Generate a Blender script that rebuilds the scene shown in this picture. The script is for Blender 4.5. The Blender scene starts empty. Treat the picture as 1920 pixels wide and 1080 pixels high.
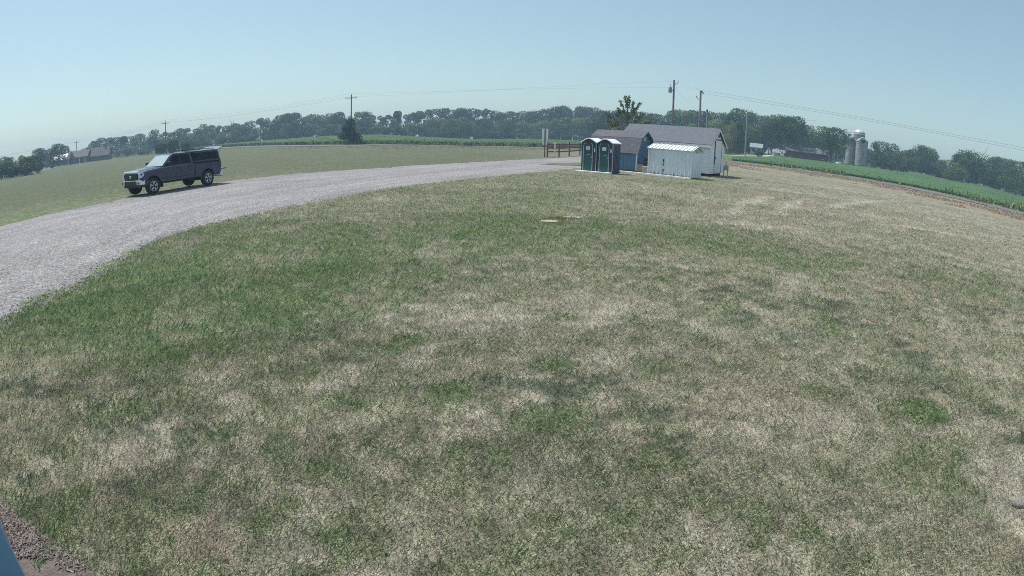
import bpy, bmesh, math, random
import numpy as np
from mathutils import Vector, Matrix

# ------------------------------------------------------------------ camera, sky, sun, exposure
random.seed(7); RNG = np.random.default_rng(7)
S = bpy.context.scene; COL = S.collection
FPX, PITCH, ROLL, H = 1048.0, math.radians(15.6), math.radians(1.3), 2.25   # wide security-camera lens, in 1920-wide pixels
cd = bpy.data.cameras.new('camera'); cam = bpy.data.objects.new('camera', cd); COL.objects.link(cam); S.camera = cam
cd.sensor_fit = 'HORIZONTAL'; cd.sensor_width = 36.0; cd.sensor_height = 20.25
cd.lens = 18.0
cd.type = 'PANO'; cd.panorama_type = 'FISHEYE_LENS_POLYNOMIAL'; cd.fisheye_fov = math.pi
cd.fisheye_polynomial_k0 = 0; cd.fisheye_polynomial_k1 = -1.0 / (36.0 / 1920 * FPX)
cd.fisheye_polynomial_k2 = 0; cd.fisheye_polynomial_k3 = 0; cd.fisheye_polynomial_k4 = 0
cd.clip_start = 0.05; cd.clip_end = 5000
_r0, _u0, _f = Vector((1, 0, 0)), Vector((0, math.sin(PITCH), math.cos(PITCH))), Vector((0, math.cos(PITCH), -math.sin(PITCH)))
_R = _r0 * math.cos(ROLL) + _u0 * math.sin(ROLL); _U = -_r0 * math.sin(ROLL) + _u0 * math.cos(ROLL)
_M = Matrix((_R, _U, -_f)).transposed().to_4x4(); _M.translation = (0, 0, H); cam.matrix_world = _M

SUN_EL, SUN_AZ = math.radians(62), math.radians(-57)      # azimuth from +Y towards +X: the sun stands left of the view, a little behind the sheds
w = bpy.data.worlds.new('World'); S.world = w; w.use_nodes = True
nt = w.node_tree; bg = nt.nodes['Background']
sky = nt.nodes.new('ShaderNodeTexSky'); sky.sky_type = 'NISHITA'; sky.sun_disc = False
sky.sun_elevation = SUN_EL; sky.sun_rotation = SUN_AZ
sky.altitude = 250; sky.air_density = 1.0; sky.dust_density = 1.2; sky.ozone_density = 1.6
tint = nt.nodes.new('ShaderNodeMix'); tint.data_type = 'RGBA'; tint.blend_type = 'MULTIPLY'; tint.inputs[0].default_value = 1.0
tint.inputs[7].default_value = (0.97, 1.01, 0.87, 1)
veil = nt.nodes.new('ShaderNodeMix'); veil.data_type = 'RGBA'; veil.inputs[0].default_value = .34; veil.inputs[7].default_value = (2.95, 4.15, 4.8, 1)   # thin even summer overcast
nt.links.new(sky.outputs[0], tint.inputs[6]); nt.links.new(tint.outputs[2], veil.inputs[6]); nt.links.new(veil.outputs[2], bg.inputs[0]); bg.inputs[1].default_value = 0.118
sl = bpy.data.lights.new('sun', 'SUN'); sl.energy = 3.6; sl.angle = math.radians(0.6); sl.color = (1.0, 0.95, 0.87)
so = bpy.data.objects.new('sun', sl); COL.objects.link(so)
_sd = Vector((math.sin(SUN_AZ) * math.cos(SUN_EL), math.cos(SUN_AZ) * math.cos(SUN_EL), math.sin(SUN_EL)))
so.rotation_euler = _sd.to_track_quat('Z', 'Y').to_euler(); so.location = (-20, 10, 60)
S.view_settings.view_transform = 'Standard'; S.view_settings.look = 'None'
S.view_settings.exposure = 0.37; S.view_settings.gamma = 1.0
S.render.engine = 'CYCLES'; S.cycles.use_denoising = False; S.cycles.use_adaptive_sampling = True; S.cycles.adaptive_threshold = .004
try:
    S.cycles.denoiser = 'OPENIMAGEDENOISE'; S.cycles.denoising_input_passes = 'RGB_ALBEDO_NORMAL'
except Exception: pass
S.cycles.max_bounces = 6; S.cycles.diffuse_bounces = 2; S.cycles.volume_bounces = 0; S.cycles.transparent_max_bounces = 6
S.cycles.pixel_filter_type = 'BLACKMAN_HARRIS'; S.cycles.filter_width = 0.95
S.cycles.caustics_reflective = False; S.cycles.caustics_refractive = False

# ------------------------------------------------------------------ lens geometry: a photograph pixel to a place on the ground
def ray(px, py):
    x = (px - 960) / FPX; y = -(py - 540) / FPX; r = math.hypot(x, y)
    s = math.sin(r) / r if r > 1e-9 else 1
    X, Y, Z = x * s, y * s, math.cos(r)
    X, Y = X * math.cos(ROLL) - Y * math.sin(ROLL), X * math.sin(ROLL) + Y * math.cos(ROLL)
    return X, Z * math.cos(PITCH) + Y * math.sin(PITCH), Y * math.cos(PITCH) - Z * math.sin(PITCH)
def az_el(px, py):
    d = ray(px, py); return math.atan2(d[0], d[1]), math.atan2(d[2], math.hypot(d[0], d[1]))
# the land: level round the camera, rising gently towards the far fields
_TP = [(-200, .0), (0, .0), (60, .0), (180, .2), (275, .1), (430, 1.2), (637, 1.9), (705, 1.9), (800, .7), (880, -.1), (1010, .4), (1100, .3), (1300, .3), (1365, .5),
       (1450, 1.4), (1610, 1.3), (1690, 1.1), (1722, 1.9), (1760, 1.4), (1800, 1.1), (1850, 1.4), (1915, .6), (2100, .3)]
_TA = np.array([az_el(p, 270)[0] for p, z in _TP]); _TZ = np.array([z for p, z in _TP])
def terrain(x, y):
    x = np.asarray(x, float); y = np.asarray(y, float)
    r = np.hypot(x, y); a = np.arctan2(x, y)
    t = np.clip((r - 85) / 105, 0, 1); t = t * t * (3 - 2 * t)
    return np.interp(a, _TA, _TZ) * t
def at(px, py, z=0.0):
    d = ray(px, py); t, step = 0.5, 0.25
    hd = math.hypot(d[0], d[1])
    while t * hd < 480:
        if H + d[2] * t <= float(terrain(d[0] * t, d[1] * t)) + z: break
        t += max(.02, t * .004)
    return d[0] * t, d[1] * t
def polar(px, py, r):
    a, e = az_el(px, py); return r * math.sin(a), r * math.cos(a), H + r * math.tan(e)
R = math.radians

# ------------------------------------------------------------------ numpy value noise
def _hash(ix, iy, seed):
    n = (ix.astype(np.int64) * 374761393 + iy.astype(np.int64) * 668265263 + seed * 1442695041) & 0xffffffff
    n = ((n ^ (n >> 13)) * 1274126177) & 0xffffffff
    n = ((n ^ (n >> 16)) * 2246822519) & 0xffffffff
    return ((n ^ (n >> 15)) & 0xffff) / 65535.0
def vnoise(x, y, seed=0):
    ix = np.floor(x); iy = np.floor(y); fx = x - ix; fy = y - iy
    fx = fx * fx * fx * (fx * (fx * 6 - 15) + 10); fy = fy * fy * fy * (fy * (fy * 6 - 15) + 10)
    a = _hash(ix, iy, seed); b = _hash(ix + 1, iy, seed); c = _hash(ix, iy + 1, seed); d = _hash(ix + 1, iy + 1, seed)
    return (a * (1 - fx) + b * fx) * (1 - fy) + (c * (1 - fx) + d * fx) * fy
def fbm(x, y, scale, seed=0, octs=4):
    c, s = math.cos(.6 + seed), math.sin(.6 + seed)
    x, y = (x * c - y * s) / scale, (x * s + y * c) / scale
    v = 0; amp = .5; tot = 0
    for k in range(octs):
        v = v + amp * vnoise(x + 17.3 * k, y - 9.1 * k, seed + k * 13); tot += amp; amp *= .55; x, y = x * 2.03, y * 2.03
    return v / tot
def sstep(a, b, v):
    t = np.clip((v - a) / (b - a), 0, 1); return t * t * (3 - 2 * t)

# ------------------------------------------------------------------ materials
MATS = {}
def mat(name, col=(.5, .5, .5), rough=.6, metal=0.0, var=.12, scale=8.0, bump=0.0, bscale=40.0, spec=.5, attr=None, coat=0, rnd=0, trans=0.0, stretch=None):
    if name in MATS: return MATS[name]
    m = bpy.data.materials.new(name); m.use_nodes = True; MATS[name] = m
    t = m.node_tree; N = t.nodes; L = t.links; p = N['Principled BSDF']
    p.inputs['Roughness'].default_value = rough; p.inputs['Metallic'].default_value = metal
    p.inputs['Specular IOR Level'].default_value = spec
    if coat: p.inputs['Coat Weight'].default_value = coat; p.inputs['Coat Roughness'].default_value = .06
    tc = N.new('ShaderNodeTexCoord'); mp = N.new('ShaderNodeMapping'); L.new(tc.outputs['Object'], mp.inputs[0])
    if stretch: mp.inputs['Scale'].default_value = stretch
    nz = N.new('ShaderNodeTexNoise'); nz.inputs['Scale'].default_value = scale; nz.inputs['Detail'].default_value = 5; L.new(mp.outputs[0], nz.inputs[0])
    mr = N.new('ShaderNodeMapRange'); mr.inputs[1].default_value = .25; mr.inputs[2].default_value = .75
    mr.inputs[3].default_value = 1 - var; mr.inputs[4].default_value = 1 + var; L.new(nz.outputs[0], mr.inputs[0])
    src = mr.outputs[0]
    if rnd:
        oi = N.new('ShaderNodeObjectInfo'); r2 = N.new('ShaderNodeMapRange'); r2.inputs[3].default_value = 1 - rnd; r2.inputs[4].default_value = 1 + rnd
        L.new(oi.outputs['Random'], r2.inputs[0]); ml = N.new('ShaderNodeMath'); ml.operation = 'MULTIPLY'; L.new(src, ml.inputs[0]); L.new(r2.outputs[0], ml.inputs[1]); src = ml.outputs[0]
    vm = N.new('ShaderNodeVectorMath'); vm.operation = 'SCALE'; L.new(src, vm.inputs['Scale'])
    if attr:
        at_ = N.new('ShaderNodeAttribute'); at_.attribute_name = attr
        v2 = N.new('ShaderNodeVectorMath'); v2.operation = 'MULTIPLY'; v2.inputs[1].default_value = col[:3]
        L.new(at_.outputs['Color'], v2.inputs[0]); L.new(v2.outputs[0], vm.inputs[0])
    else: vm.inputs[0].default_value = col[:3]
    L.new(vm.outputs[0], p.inputs['Base Color'])
    if bump:
        n2 = N.new('ShaderNodeTexNoise'); n2.inputs['Scale'].default_value = bscale; n2.inputs['Detail'].default_value = 4; L.new(mp.outputs[0], n2.inputs[0])
        b = N.new('ShaderNodeBump'); b.inputs['Strength'].default_value = bump; b.inputs['Distance'].default_value = .05; L.new(n2.outputs[0], b.inputs['Height']); L.new(b.outputs[0], p.inputs['Normal'])
    if trans:
        tr = N.new('ShaderNodeBsdfTranslucent'); L.new(vm.outputs[0], tr.inputs[0]); mx = N.new('ShaderNodeMixShader'); mx.inputs[0].default_value = trans
        L.new(p.outputs[0], mx.inputs[1]); L.new(tr.outputs[0], mx.inputs[2]); L.new(mx.outputs[0], N['Material Output'].inputs[0])
    return m

# ------------------------------------------------------------------ mesh builder
class MB:
    def __init__(s): s.v = []; s.f = []
    def add(s, vs, fs):
        o = len(s.v); s.v += [tuple(v) for v in vs]; s.f += [tuple(i + o for i in f) for f in fs]; return s
    def box(s, x0, x1, y0, y1, z0, z1):
        return s.add([(x0, y0, z0), (x1, y0, z0), (x1, y1, z0), (x0, y1, z0), (x0, y0, z1), (x1, y0, z1), (x1, y1, z1), (x0, y1, z1)],
                     [(0, 3, 2, 1), (4, 5, 6, 7), (0, 1, 5, 4), (1, 2, 6, 5), (2, 3, 7, 6), (3, 0, 4, 7)])
    def prism(s, poly, axis, a, b):
        """extrude a 2-D outline along an axis: 'x' outline is (y,z), 'y' outline is (x,z), 'z' outline is (x,y)"""
        n = len(poly)
        P = {'x': lambda p, t: (t, p[0], p[1]), 'y': lambda p, t: (p[0], t, p[1]), 'z': lambda p, t: (p[0], p[1], t)}[axis]
        return s.add([P(p, a) for p in poly] + [P(p, b) for p in poly],
                     [tuple(range(n - 1, -1, -1)), tuple(range(n, 2 * n))] + [(i, (i + 1) % n, n + (i + 1) % n, n + i) for i in range(n)])
    def slab(s, quad, n_off):
        """a four-cornered panel with a thickness vector"""
        q = [Vector(p) for p in quad]; d = Vector(n_off)
        return s.add(q + [p + d for p in q], [(0, 3, 2, 1), (4, 5, 6, 7), (0, 1, 5, 4), (1, 2, 6, 5), (2, 3, 7, 6), (3, 0, 4, 7)])
    def loft(s, rings, caps=True):
        n = len(rings[0]); o = []
        vs = [p for r in rings for p in r]; fs = []
        for k in range(len(rings) - 1):
            for i in range(n):
                j = (i + 1) % n; fs.append((k * n + i, k * n + j, (k + 1) * n + j, (k + 1) * n + i))
        if caps: fs += [tuple(range(n - 1, -1, -1)), tuple((len(rings) - 1) * n + i for i in range(n))]
        return s.add(vs, fs)
    def tube(s, pts, rad, n=8):
        pts = [Vector(p) for p in pts]; rad = rad if isinstance(rad, (list, tuple)) else [rad] * len(pts); rings = []
        for i, p in enumerate(pts):
            d = (pts[min(i + 1, len(pts) - 1)] - pts[max(i - 1, 0)]).normalized()
            a = d.cross(Vector((0, 0, 1)) if abs(d.z) < .95 else Vector((1, 0, 0))).normalized(); b = d.cross(a)
            rings.append([p + (a * math.cos(2 * math.pi * k / n) + b * math.sin(2 * math.pi * k / n)) * rad[i] for k in range(n)])
        return s.loft(rings)
    def lathe(s, prof, c=(0, 0, 0), axis='z', n=24):
        rings = []
        for r, h in prof:
            ring = []
            for k in range(n):
                t = 2 * math.pi * k / n; u, v = r * math.cos(t), r * math.sin(t)
                p = {'z': (u, v, h), 'y': (v, h, u), 'x': (h, u, v)}[axis]
                ring.append((p[0] + c[0], p[1] + c[1], p[2] + c[2]))
            rings.append(ring)
        return s.loft(rings)
    def build(s, name, m, parent=None, smooth=0, bevel=0, seg=2):
        me = bpy.data.meshes.new(name); me.from_pydata(s.v, [], s.f); me.update()
        bm = bmesh.new(); bm.from_mesh(me); bmesh.ops.recalc_face_normals(bm, faces=bm.faces); bm.to_mesh(me); bm.free()
        me.materials.append(m)
        if smooth:
            me.polygons.foreach_set('use_smooth', [True] * len(me.polygons)); me.set_sharp_from_angle(angle=R(smooth))
        o = bpy.data.objects.new(name, me); COL.objects.link(o)
        if parent: o.parent = parent
        if bevel:
            b = o.modifiers.new('bevel', 'BEVEL'); b.width = bevel; b.segments = seg; b.limit_method = 'ANGLE'; b.angle_limit = R(30); b.harden_normals = False
        return o
def np_mesh(name, verts, tris_or_quads, m, cols=None, parent=None, smooth=False):
    """one object from numpy arrays: verts (n,3), faces (k,3|4), optional colours per vertex"""
    me = bpy.data.meshes.new(name); nv = len(verts); nf, k = tris_or_quads.shape
    me.vertices.add(nv); me.vertices.foreach_set('co', np.ascontiguousarray(verts, dtype=np.float32).ravel())
    me.loops.add(nf * k); me.loops.foreach_set('vertex_index', np.ascontiguousarray(tris_or_quads, dtype=np.int32).ravel())
    me.polygons.add(nf); me.polygons.foreach_set('loop_start', np.arange(0, nf * k, k, dtype=np.int32)); me.polygons.foreach_set('loop_total', np.full(nf, k, dtype=np.int32))
    if smooth: me.polygons.foreach_set('use_smooth', np.ones(nf, dtype=bool))
    me.update(calc_edges=True)
    if cols is not None:
        a = me.attributes.new('col', 'FLOAT_COLOR', 'POINT'); c = np.ones((nv, 4), dtype=np.float32); c[:, :3] = cols; a.data.foreach_set('color', c.ravel())
    me.materials.append(m); o = bpy.data.objects.new(name, me); COL.objects.link(o)
    if parent: o.parent = parent
    return o
def facing_up(V, Q):
    V = np.asarray(V); n = np.cross(V[Q[:, 1]] - V[Q[:, 0]], V[Q[:, 2]] - V[Q[:, 0]])[:, 2]
    return Q if n.sum() > 0 else Q[:, ::-1]
def tag(o, label=None, cat=None, group=None, kind=None):
    if label: o['label'] = label
    if cat: o['category'] = cat
    if group: o['group'] = group
    if kind: o['kind'] = kind
    return o
def thing(name, label, cat, loc=(0, 0, 0), rz=0, group=None):
    o = bpy.data.objects.new(name, None); COL.objects.link(o); o.location = loc; o.rotation_euler = (0, 0, rz); o.empty_display_size = .3
    return tag(o, label, cat, group)
def copy_thing(src, loc, rz=0, label=None, group=None, scale=None):
    r = src.copy(); COL.objects.link(r); r.location = loc; r.rotation_euler = (0, 0, rz)
    if scale is not None: r.scale = scale
    if label: r['label'] = label
    if group: r['group'] = group
    for ch in list(src.children):
        c = ch.copy(); COL.objects.link(c); c.parent = r
        for g in ch.children:
            d = g.copy(); COL.objects.link(d); d.parent = c
    return r

# ------------------------------------------------------------------ the ground: how green or dry it is
ANCH = [  # photograph pixel, greenness 0..1
 (30,640,.95),(200,600,1),(350,520,1),(480,560,.92),(640,500,.88),(300,660,.8),(420,640,.78),(160,690,.7),(60,705,.42),(40,770,.3),(560,470,.7),(420,470,.7),
 (700,430,.65),(900,440,.75),(1000,450,.75),(960,370,.62),(1150,430,.68),(1300,450,.62),(1500,480,.55),(1800,520,.5),(700,372,.5),(480,425,.55),(1200,370,.4),
 (1050,345,.5),(1150,350,.22),(1260,340,.5),(850,345,.5),(600,400,.45),(820,500,.55),(760,470,.65),
 (1400,400,.18),(1600,400,.12),(1800,420,.08),(1900,470,.12),(1350,352,.32),(1600,360,.2),(1450,330,.3),(1300,390,.25),(1700,470,.3),
 (1000,640,.04),(1150,600,.05),(900,600,.08),(800,600,.22),(700,590,.4),(1300,620,.15),(1500,560,.22),(1700,580,.2),(1850,600,.2),(1400,740,.05),(1250,700,.15),(1560,700,.1),(1700,700,.15),
 (1080,520,.3),(1250,530,.35),(950,520,.3),(1400,520,.35),(1100,680,.1),(1000,760,.1),(1200,800,.12),(1500,800,.06),(1330,830,.1),(1620,780,.08),
 (700,780,.6),(500,800,.5),(300,850,.36),(200,880,.38),(900,830,.42),(1050,800,.5),(1000,900,.35),(1200,870,.42),(1300,960,.3),(1100,1000,.3),(1500,900,.25),(1700,880,.62),(1780,925,.55),(1600,960,.42),
 (300,1000,.55),(130,985,.9),(230,1040,.7),(600,950,.5),(700,1050,.35),(1250,1050,.55),(1800,1030,.35),(1900,850,.2),(1900,930,.08),(420,720,.3),(560,700,.35),(700,680,.3),(450,920,.4),(800,960,.3),(900,1060,.3),(1550,1060,.25),
 (40,810,.28),(60,870,.32),(100,930,.4),(200,920,.36),
 (600,300,.3),(500,320,.38),(200,352,.55),(50,395,.7),(150,370,.65),(60,360,.55),(100,332,.6),(300,312,.42),(800,290,.3),(950,290,.28),(230,335,.4),(20,410,.75)]
_AN = []
for px, py, g in ANCH:
    x, y = at(px, py); _AN.append((math.atan2(x, y), math.log(math.hypot(x, y)), g if g > .72 else g * .84))
_AN = np.array(_AN)
BLOB = []    # small separate patches: (x, y, radius, greenness)
for px, py, rad, g in [(1728,772,.34,1.0),(1045,685,.25,.75),(843,735,.26,.8),(1020,790,.35,.7),(1250,860,.25,.65),(1780,700,.3,.6),(1620,705,.3,.6),(1560,620,.25,.75),(1545,612,.25,.6),(1380,690,.2,.5),
                       (760,640,.25,.75),(500,612,.35,.75),(660,590,.25,.7),(1230,690,.3,.55),(1830,750,.3,.6),(1530,735,.25,.6),(1660,765,.2,.55),(740,655,.2,.7),(700,655,.2,.65),(1100,640,.2,.5),(1200,640,.2,.55)]:
    x, y = at(px, py); BLOB.append((x, y, rad, g))
ROADPX = [(-150,352),(0,334),(110,312),(165,304),(250,294),(290,289.5),(430,276.5),(560,273.5),(660,273),(800,273),(1010,277),(1150,283),(1300,296),(1430,311),(1500,319),(1600,334),(1700,351.5),(1800,373),(1900,396),(2000,424)]
ROADXY = [at(*p) for p in ROADPX]
_RA = np.array([math.atan2(x, y) for x, y in ROADXY]); _RR = np.array([math.hypot(x, y) for x, y in ROADXY])
def green(x, y):
    a = np.arctan2(x, y); l = np.log(np.maximum(np.hypot(x, y), .3))
    num = np.zeros_like(a); den = np.zeros_like(a)
    for aa, ll, g in _AN:
        wgt = 1.0 / ((a - aa) ** 2 * 3.2 + (l - ll) ** 2 + .004) ** 1.8
        num += wgt * g; den += wgt
    g = num / den
    r = np.exp(l)
    n1 = fbm(x, y, 1.6, 1); n2 = fbm(x, y, .42, 5, 3); n3 = fbm(x, y, 5.5, 9, 3); n4 = fbm(x, y, .16, 15, 2)
    g = g - .10 * sstep(7, 4, r) + (n1 - .5) * .55 + (n3 - .5) * .3 + (n2 - .5) * .85 + (n4 - .5) * .8 * np.clip(9 / r, 0, 1)
    spot = sstep(.66, .76, fbm(x, y, .7, 21, 3)) * sstep(.45, .6, fbm(x, y, 3.5, 31, 2))
    g = g + spot * .22
    for bx, by, br, bgn in BLOB:
        d = np.hypot(x - bx, (y - by)) + (n2 - .5) * br * 1.1
        g = g * (1 - sstep(br, br * .6, d)) + (bgn + (n2 - .5) * .3) * sstep(br, br * .6, d)
    return np.clip(g, 0, 1)
STRAW = np.array((.272, .256, .190)); STRAW2 = np.array((.345, .320, .258)); BROWN = np.array((.285, .225, .18)); GRN = np.array((.125, .180, .088)); GRN2 = np.array((.175, .212, .108)); OLIV = np.array((.225, .232, .158))
_TRK = []    # pale curved wheel tracks worn in the dry lawn
for px1, py1, px2, py2, px3, py3 in [(1372,398,1392,382,1436,369),(1460,402,1475,388,1498,377),(1560,388,1600,380,1660,377),(1640,420,1700,425,1790,440),(1720,385,1800,398,1900,420),(1560,352,1640,366,1720,380),(1760,383,1840,398,1920,418)]:
    P = [np.array(at(px1, py1)), np.array(at(px2, py2)), np.array(at(px3, py3))]; _TRK += [(P[0], P[1], 1.0), (P[1], P[2], 1.0)]
for pts in [[(1440,338),(1560,352),(1700,380),(1910,432)],[(1430,352),(1580,374),(1740,408),(1915,462)],[(1380,420),(1540,430),(1720,462),(1910,515)],[(1500,330),(1660,355),(1800,384),(1915,412)]]:
    P = [np.array(at(*q)) for q in pts]; _TRK += [(P[k], P[k + 1], .5) for k in range(3)]
def tracks(x, y):
    tr = np.zeros_like(x); nz = (fbm(x, y, .9, 91, 2) - .5) * .4
    for p, q, st_ in _TRK:
        d = q - p; t = np.clip(((x - p[0]) * d[0] + (y - p[1]) * d[1]) / (d @ d), 0, 1)
        tr = np.maximum(tr, st_ - st_ * sstep(.15, .55, np.hypot(x - p[0] - t * d[0], y - p[1] - t * d[1]) + nz))
    return tr
def creep(x, y, g):     # low dark creeping plants in the worn middle of the lawn
    r = np.hypot(x, y); return sstep(.545, .64, fbm(x * .8, y * 1.25, .34, 121, 3)) * sstep(.43, .56, fbm(x, y, 2.1, 131, 3)) * sstep(.6, .25, g) * sstep(2.6, 4, r) * sstep(22, 13, r)
def lawn_col(x, y, g=None):
    if g is None: g = green(x, y)
    n = fbm(x, y, .9, 41, 3)[:, None]; k = fbm(x, y, 2.7, 47, 3)[:, None]; q = fbm(x, y, .35, 53, 3)[:, None]
    dry = STRAW + (STRAW2 - STRAW) * sstep(.38, .66, n); dry = dry + (BROWN - dry) * sstep(.56, .74, k) * .6
    grn = GRN + (GRN2 - GRN) * sstep(.4, .7, q)
    gg = g[:, None]
    lo = dry + (OLIV - dry) * sstep(.08, .5, gg)
    c = lo + (grn - lo) * sstep(.42, .95, gg)
    c = c + (np.array((.122, .148, .100)) - c) * creep(x, y, g)[:, None] * .9
    return c + (np.array((.46, .43, .36)) - c) * tracks(x, y)[:, None] * .6

# the ground sheet, rings and spokes round the camera's foot so it is finest where it is seen closest
az = np.concatenate([np.linspace(-math.pi, R(-66), 60, endpoint=False), np.linspace(R(-66), R(64), 640, endpoint=False), np.linspace(R(64), math.pi, 60, endpoint=False)])
rr = np.concatenate([[0.25], np.geomspace(.9, 500, 430)])
A, RRg = np.meshgrid(az, rr); gx = (RRg * np.sin(A)).ravel(); gy = (RRg * np.cos(A)).ravel()
gz = terrain(gx, gy) + (fbm(gx, gy, .8, 61, 3) - 1.0) * .02 * np.clip(1.5 - RRg.ravel() / 60, 0, 1)
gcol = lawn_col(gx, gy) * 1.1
_r = RRg.ravel(); _a = A.ravel(); rr_road = np.interp(_a, _RA, _RR)
sd = _r - rr_road                                           # metres beyond the road
nv = fbm(gx, gy, 6, 71, 4)
verge = np.clip(sstep(-24, -17, sd + (nv - .5) * 9), 0, 1) * (1 - sstep(-2.5, -1, sd + (nv - .5) * 2))
vc = np.array((.35, .26, .215)) + (np.array((.33, .31, .215)) - np.array((.35, .26, .215))) * sstep(.35, .65, fbm(gx, gy, 2.5, 77, 3))[:, None]
gcol = gcol + (vc - gcol) * verge[:, None]
far = sstep(.5, 3, sd); fc = np.array((.13, .17, .075)) * (.8 + .4 * nv[:, None])
gcol = gcol + (fc - gcol) * far[:, None]
mid = sstep(20, 46, _r) * (1 - far); lf = sstep(R(12), R(-4), _a); gcol = gcol * (1 - (.14 + .36 * lf) * mid)[:, None]; gcol = gcol + (np.array((.125, .15, .085)) - gcol) * (mid * lf * .55)[:, None]  # darkened where blades thin out, standing in for their shade; left field also olive
nr, na = len(rr), len(az)
ii = (np.arange(nr - 1)[:, None] * na + np.arange(na)[None, :]).ravel(); jj = (np.arange(nr - 1)[:, None] * na + (np.arange(na)[None, :] + 1) % na).ravel()
quads = np.stack([ii, jj, jj + na, ii + na], 1)[:, ::-1]
def ground_mat():
    m = bpy.data.materials.new('lawn_ground'); m.use_nodes = True; t = m.node_tree; N = t.nodes; L = t.links; p = N['Principled BSDF']
    p.inputs['Roughness'].default_value = .95; p.inputs['Specular IOR Level'].default_value = .1
    a = N.new('ShaderNodeAttribute'); a.attribute_name = 'col'; tc = N.new('ShaderNodeTexCoord')
    def noise(sc, lo, hi, det=3):
        n = N.new('ShaderNodeTexNoise'); n.inputs['Scale'].default_value = sc; n.inputs['Detail'].default_value = det; L.new(tc.outputs['Object'], n.inputs[0])
        r = N.new('ShaderNodeMapRange'); r.inputs[1].default_value = .3; r.inputs[2].default_value = .7; r.inputs[3].default_value = lo; r.inputs[4].default_value = hi; L.new(n.outputs[0], r.inputs[0]); return n, r
    n1, r1 = noise(55, .55, 1.4); n2, r2 = noise(3.2, .62, 1.36, 8)
    mm = N.new('ShaderNodeMath'); mm.operation = 'MULTIPLY'; L.new(r1.outputs[0], mm.inputs[0]); L.new(r2.outputs[0], mm.inputs[1])
    vm = N.new('ShaderNodeVectorMath'); vm.operation = 'SCALE'; L.new(a.outputs['Color'], vm.inputs[0]); L.new(mm.outputs[0], vm.inputs['Scale']); L.new(vm.outputs[0], p.inputs['Base Color'])
    ad = N.new('ShaderNodeMath'); ad.operation = 'ADD'; L.new(n1.outputs[0], ad.inputs[0]); L.new(n2.outputs[0], ad.inputs[1])
    b = N.new('ShaderNodeBump'); b.inputs['Strength'].default_value = .9; b.inputs['Distance'].default_value = .04; L.new(ad.outputs[0], b.inputs['Height']); L.new(b.outputs[0], p.inputs['Normal'])
    return m
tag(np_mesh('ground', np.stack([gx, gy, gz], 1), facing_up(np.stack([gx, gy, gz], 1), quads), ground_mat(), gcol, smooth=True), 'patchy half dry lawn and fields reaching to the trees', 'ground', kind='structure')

# ------------------------------------------------------------------ gravel drive, road
def smooth_poly(pts, n=8):
    out = []
    for i in range(len(pts) - 1):
        p0, p1, p2, p3 = [np.array(pts[max(0, min(len(pts) - 1, i + k))], float) for k in (-1, 0, 1, 2)]
        for k in range(n):
            t = k / n; out.append(.5 * (2 * p1 + (p2 - p0) * t + (2 * p0 - 5 * p1 + 4 * p2 - p3) * t * t + (3 * p1 - p0 - 3 * p2 + p3) * t ** 3))
    out.append(np.array(pts[-1], float)); return out
DN = [(-260,800),(-120,690),(0,610),(60,572),(150,532),(230,487),(300,450),(400,420),(500,398),(620,373),(760,350),(900,334),(1030,322),(1110,315),(1200,309),(1300,304)]
DF = [(-260,490),(-120,455),(0,422),(100,398),(215,375),(300,358),(430,338),(560,324),(700,314.5),(800,308),(900,302.5),(1000,297.5),(1090,292.5),(1150,291),(1230,290.5),(1320,291)]
dn = smooth_poly([at(*p) for p in DN], 14); df = smooth_poly([at(*p) for p in DF], 14); nd = min(len(dn), len(df)); K = 28
dn = [dn[int(i * (len(dn) - 1) / (nd * 3 - 1))] * (1 - ((i * (len(dn) - 1) / (nd * 3 - 1)) % 1)) + dn[min(len(dn) - 1, int(i * (len(dn) - 1) / (nd * 3 - 1)) + 1)] * ((i * (len(dn) - 1) / (nd * 3 - 1)) % 1) for i in range(nd * 3)]
df = [df[int(i * (len(df) - 1) / (nd * 3 - 1))] * (1 - ((i * (len(df) - 1) / (nd * 3 - 1)) % 1)) + df[min(len(df) - 1, int(i * (len(df) - 1) / (nd * 3 - 1)) + 1)] * ((i * (len(df) - 1) / (nd * 3 - 1)) % 1) for i in range(nd * 3)]
dv = []
for i in range(len(dn)):
    a, b = dn[i], df[i]; u = (b - a) / max(.1, np.linalg.norm(b - a))
    e1 = (float(fbm(np.array([a[0]]), np.array([a[1]]), .7, 3)[0]) - .5) * .9; e2 = (float(fbm(np.array([b[0]]), np.array([b[1]]), 1.2, 4)[0]) - .5) * .9
    a = a + u * e1; b = b + u * e2
    for k in range(K + 1): dv.append(a + (b - a) * k / K)
dv = np.array(dv); dz = terrain(dv[:, 0], dv[:, 1]) - .026 + .052 * np.sqrt(np.sin(math.pi * np.clip(np.tile(np.arange(K + 1) / K, len(dn)), 0, 1)).clip(0)) + (fbm(dv[:, 0], dv[:, 1], .5, 18, 3) - .5) * .02
i0 = (np.arange(len(dn) - 1)[:, None] * (K + 1) + np.arange(K)[None, :]).ravel()
dq = np.stack([i0, i0 + 1, i0 + K + 2, i0 + K + 1], 1)[:, ::-1]
fr = np.tile(np.arange(K + 1) / K, len(dn)); dn_noise = fbm(dv[:, 0], dv[:, 1], 3.0, 12, 4)
track = np.exp(-((fr - .30) / .08) ** 2) + np.exp(-((fr - .62) / .08) ** 2)
alng = np.repeat(np.arange(len(dn)), K + 1) * .012
rut = fbm(fr * 9, alng, .35, 33, 3)
dcol = np.array((.270, .258, .266)) * (1.0 + (dn_noise - .5) * .3 + track * .05 + (rut - .5) * .55)[:, None]
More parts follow.
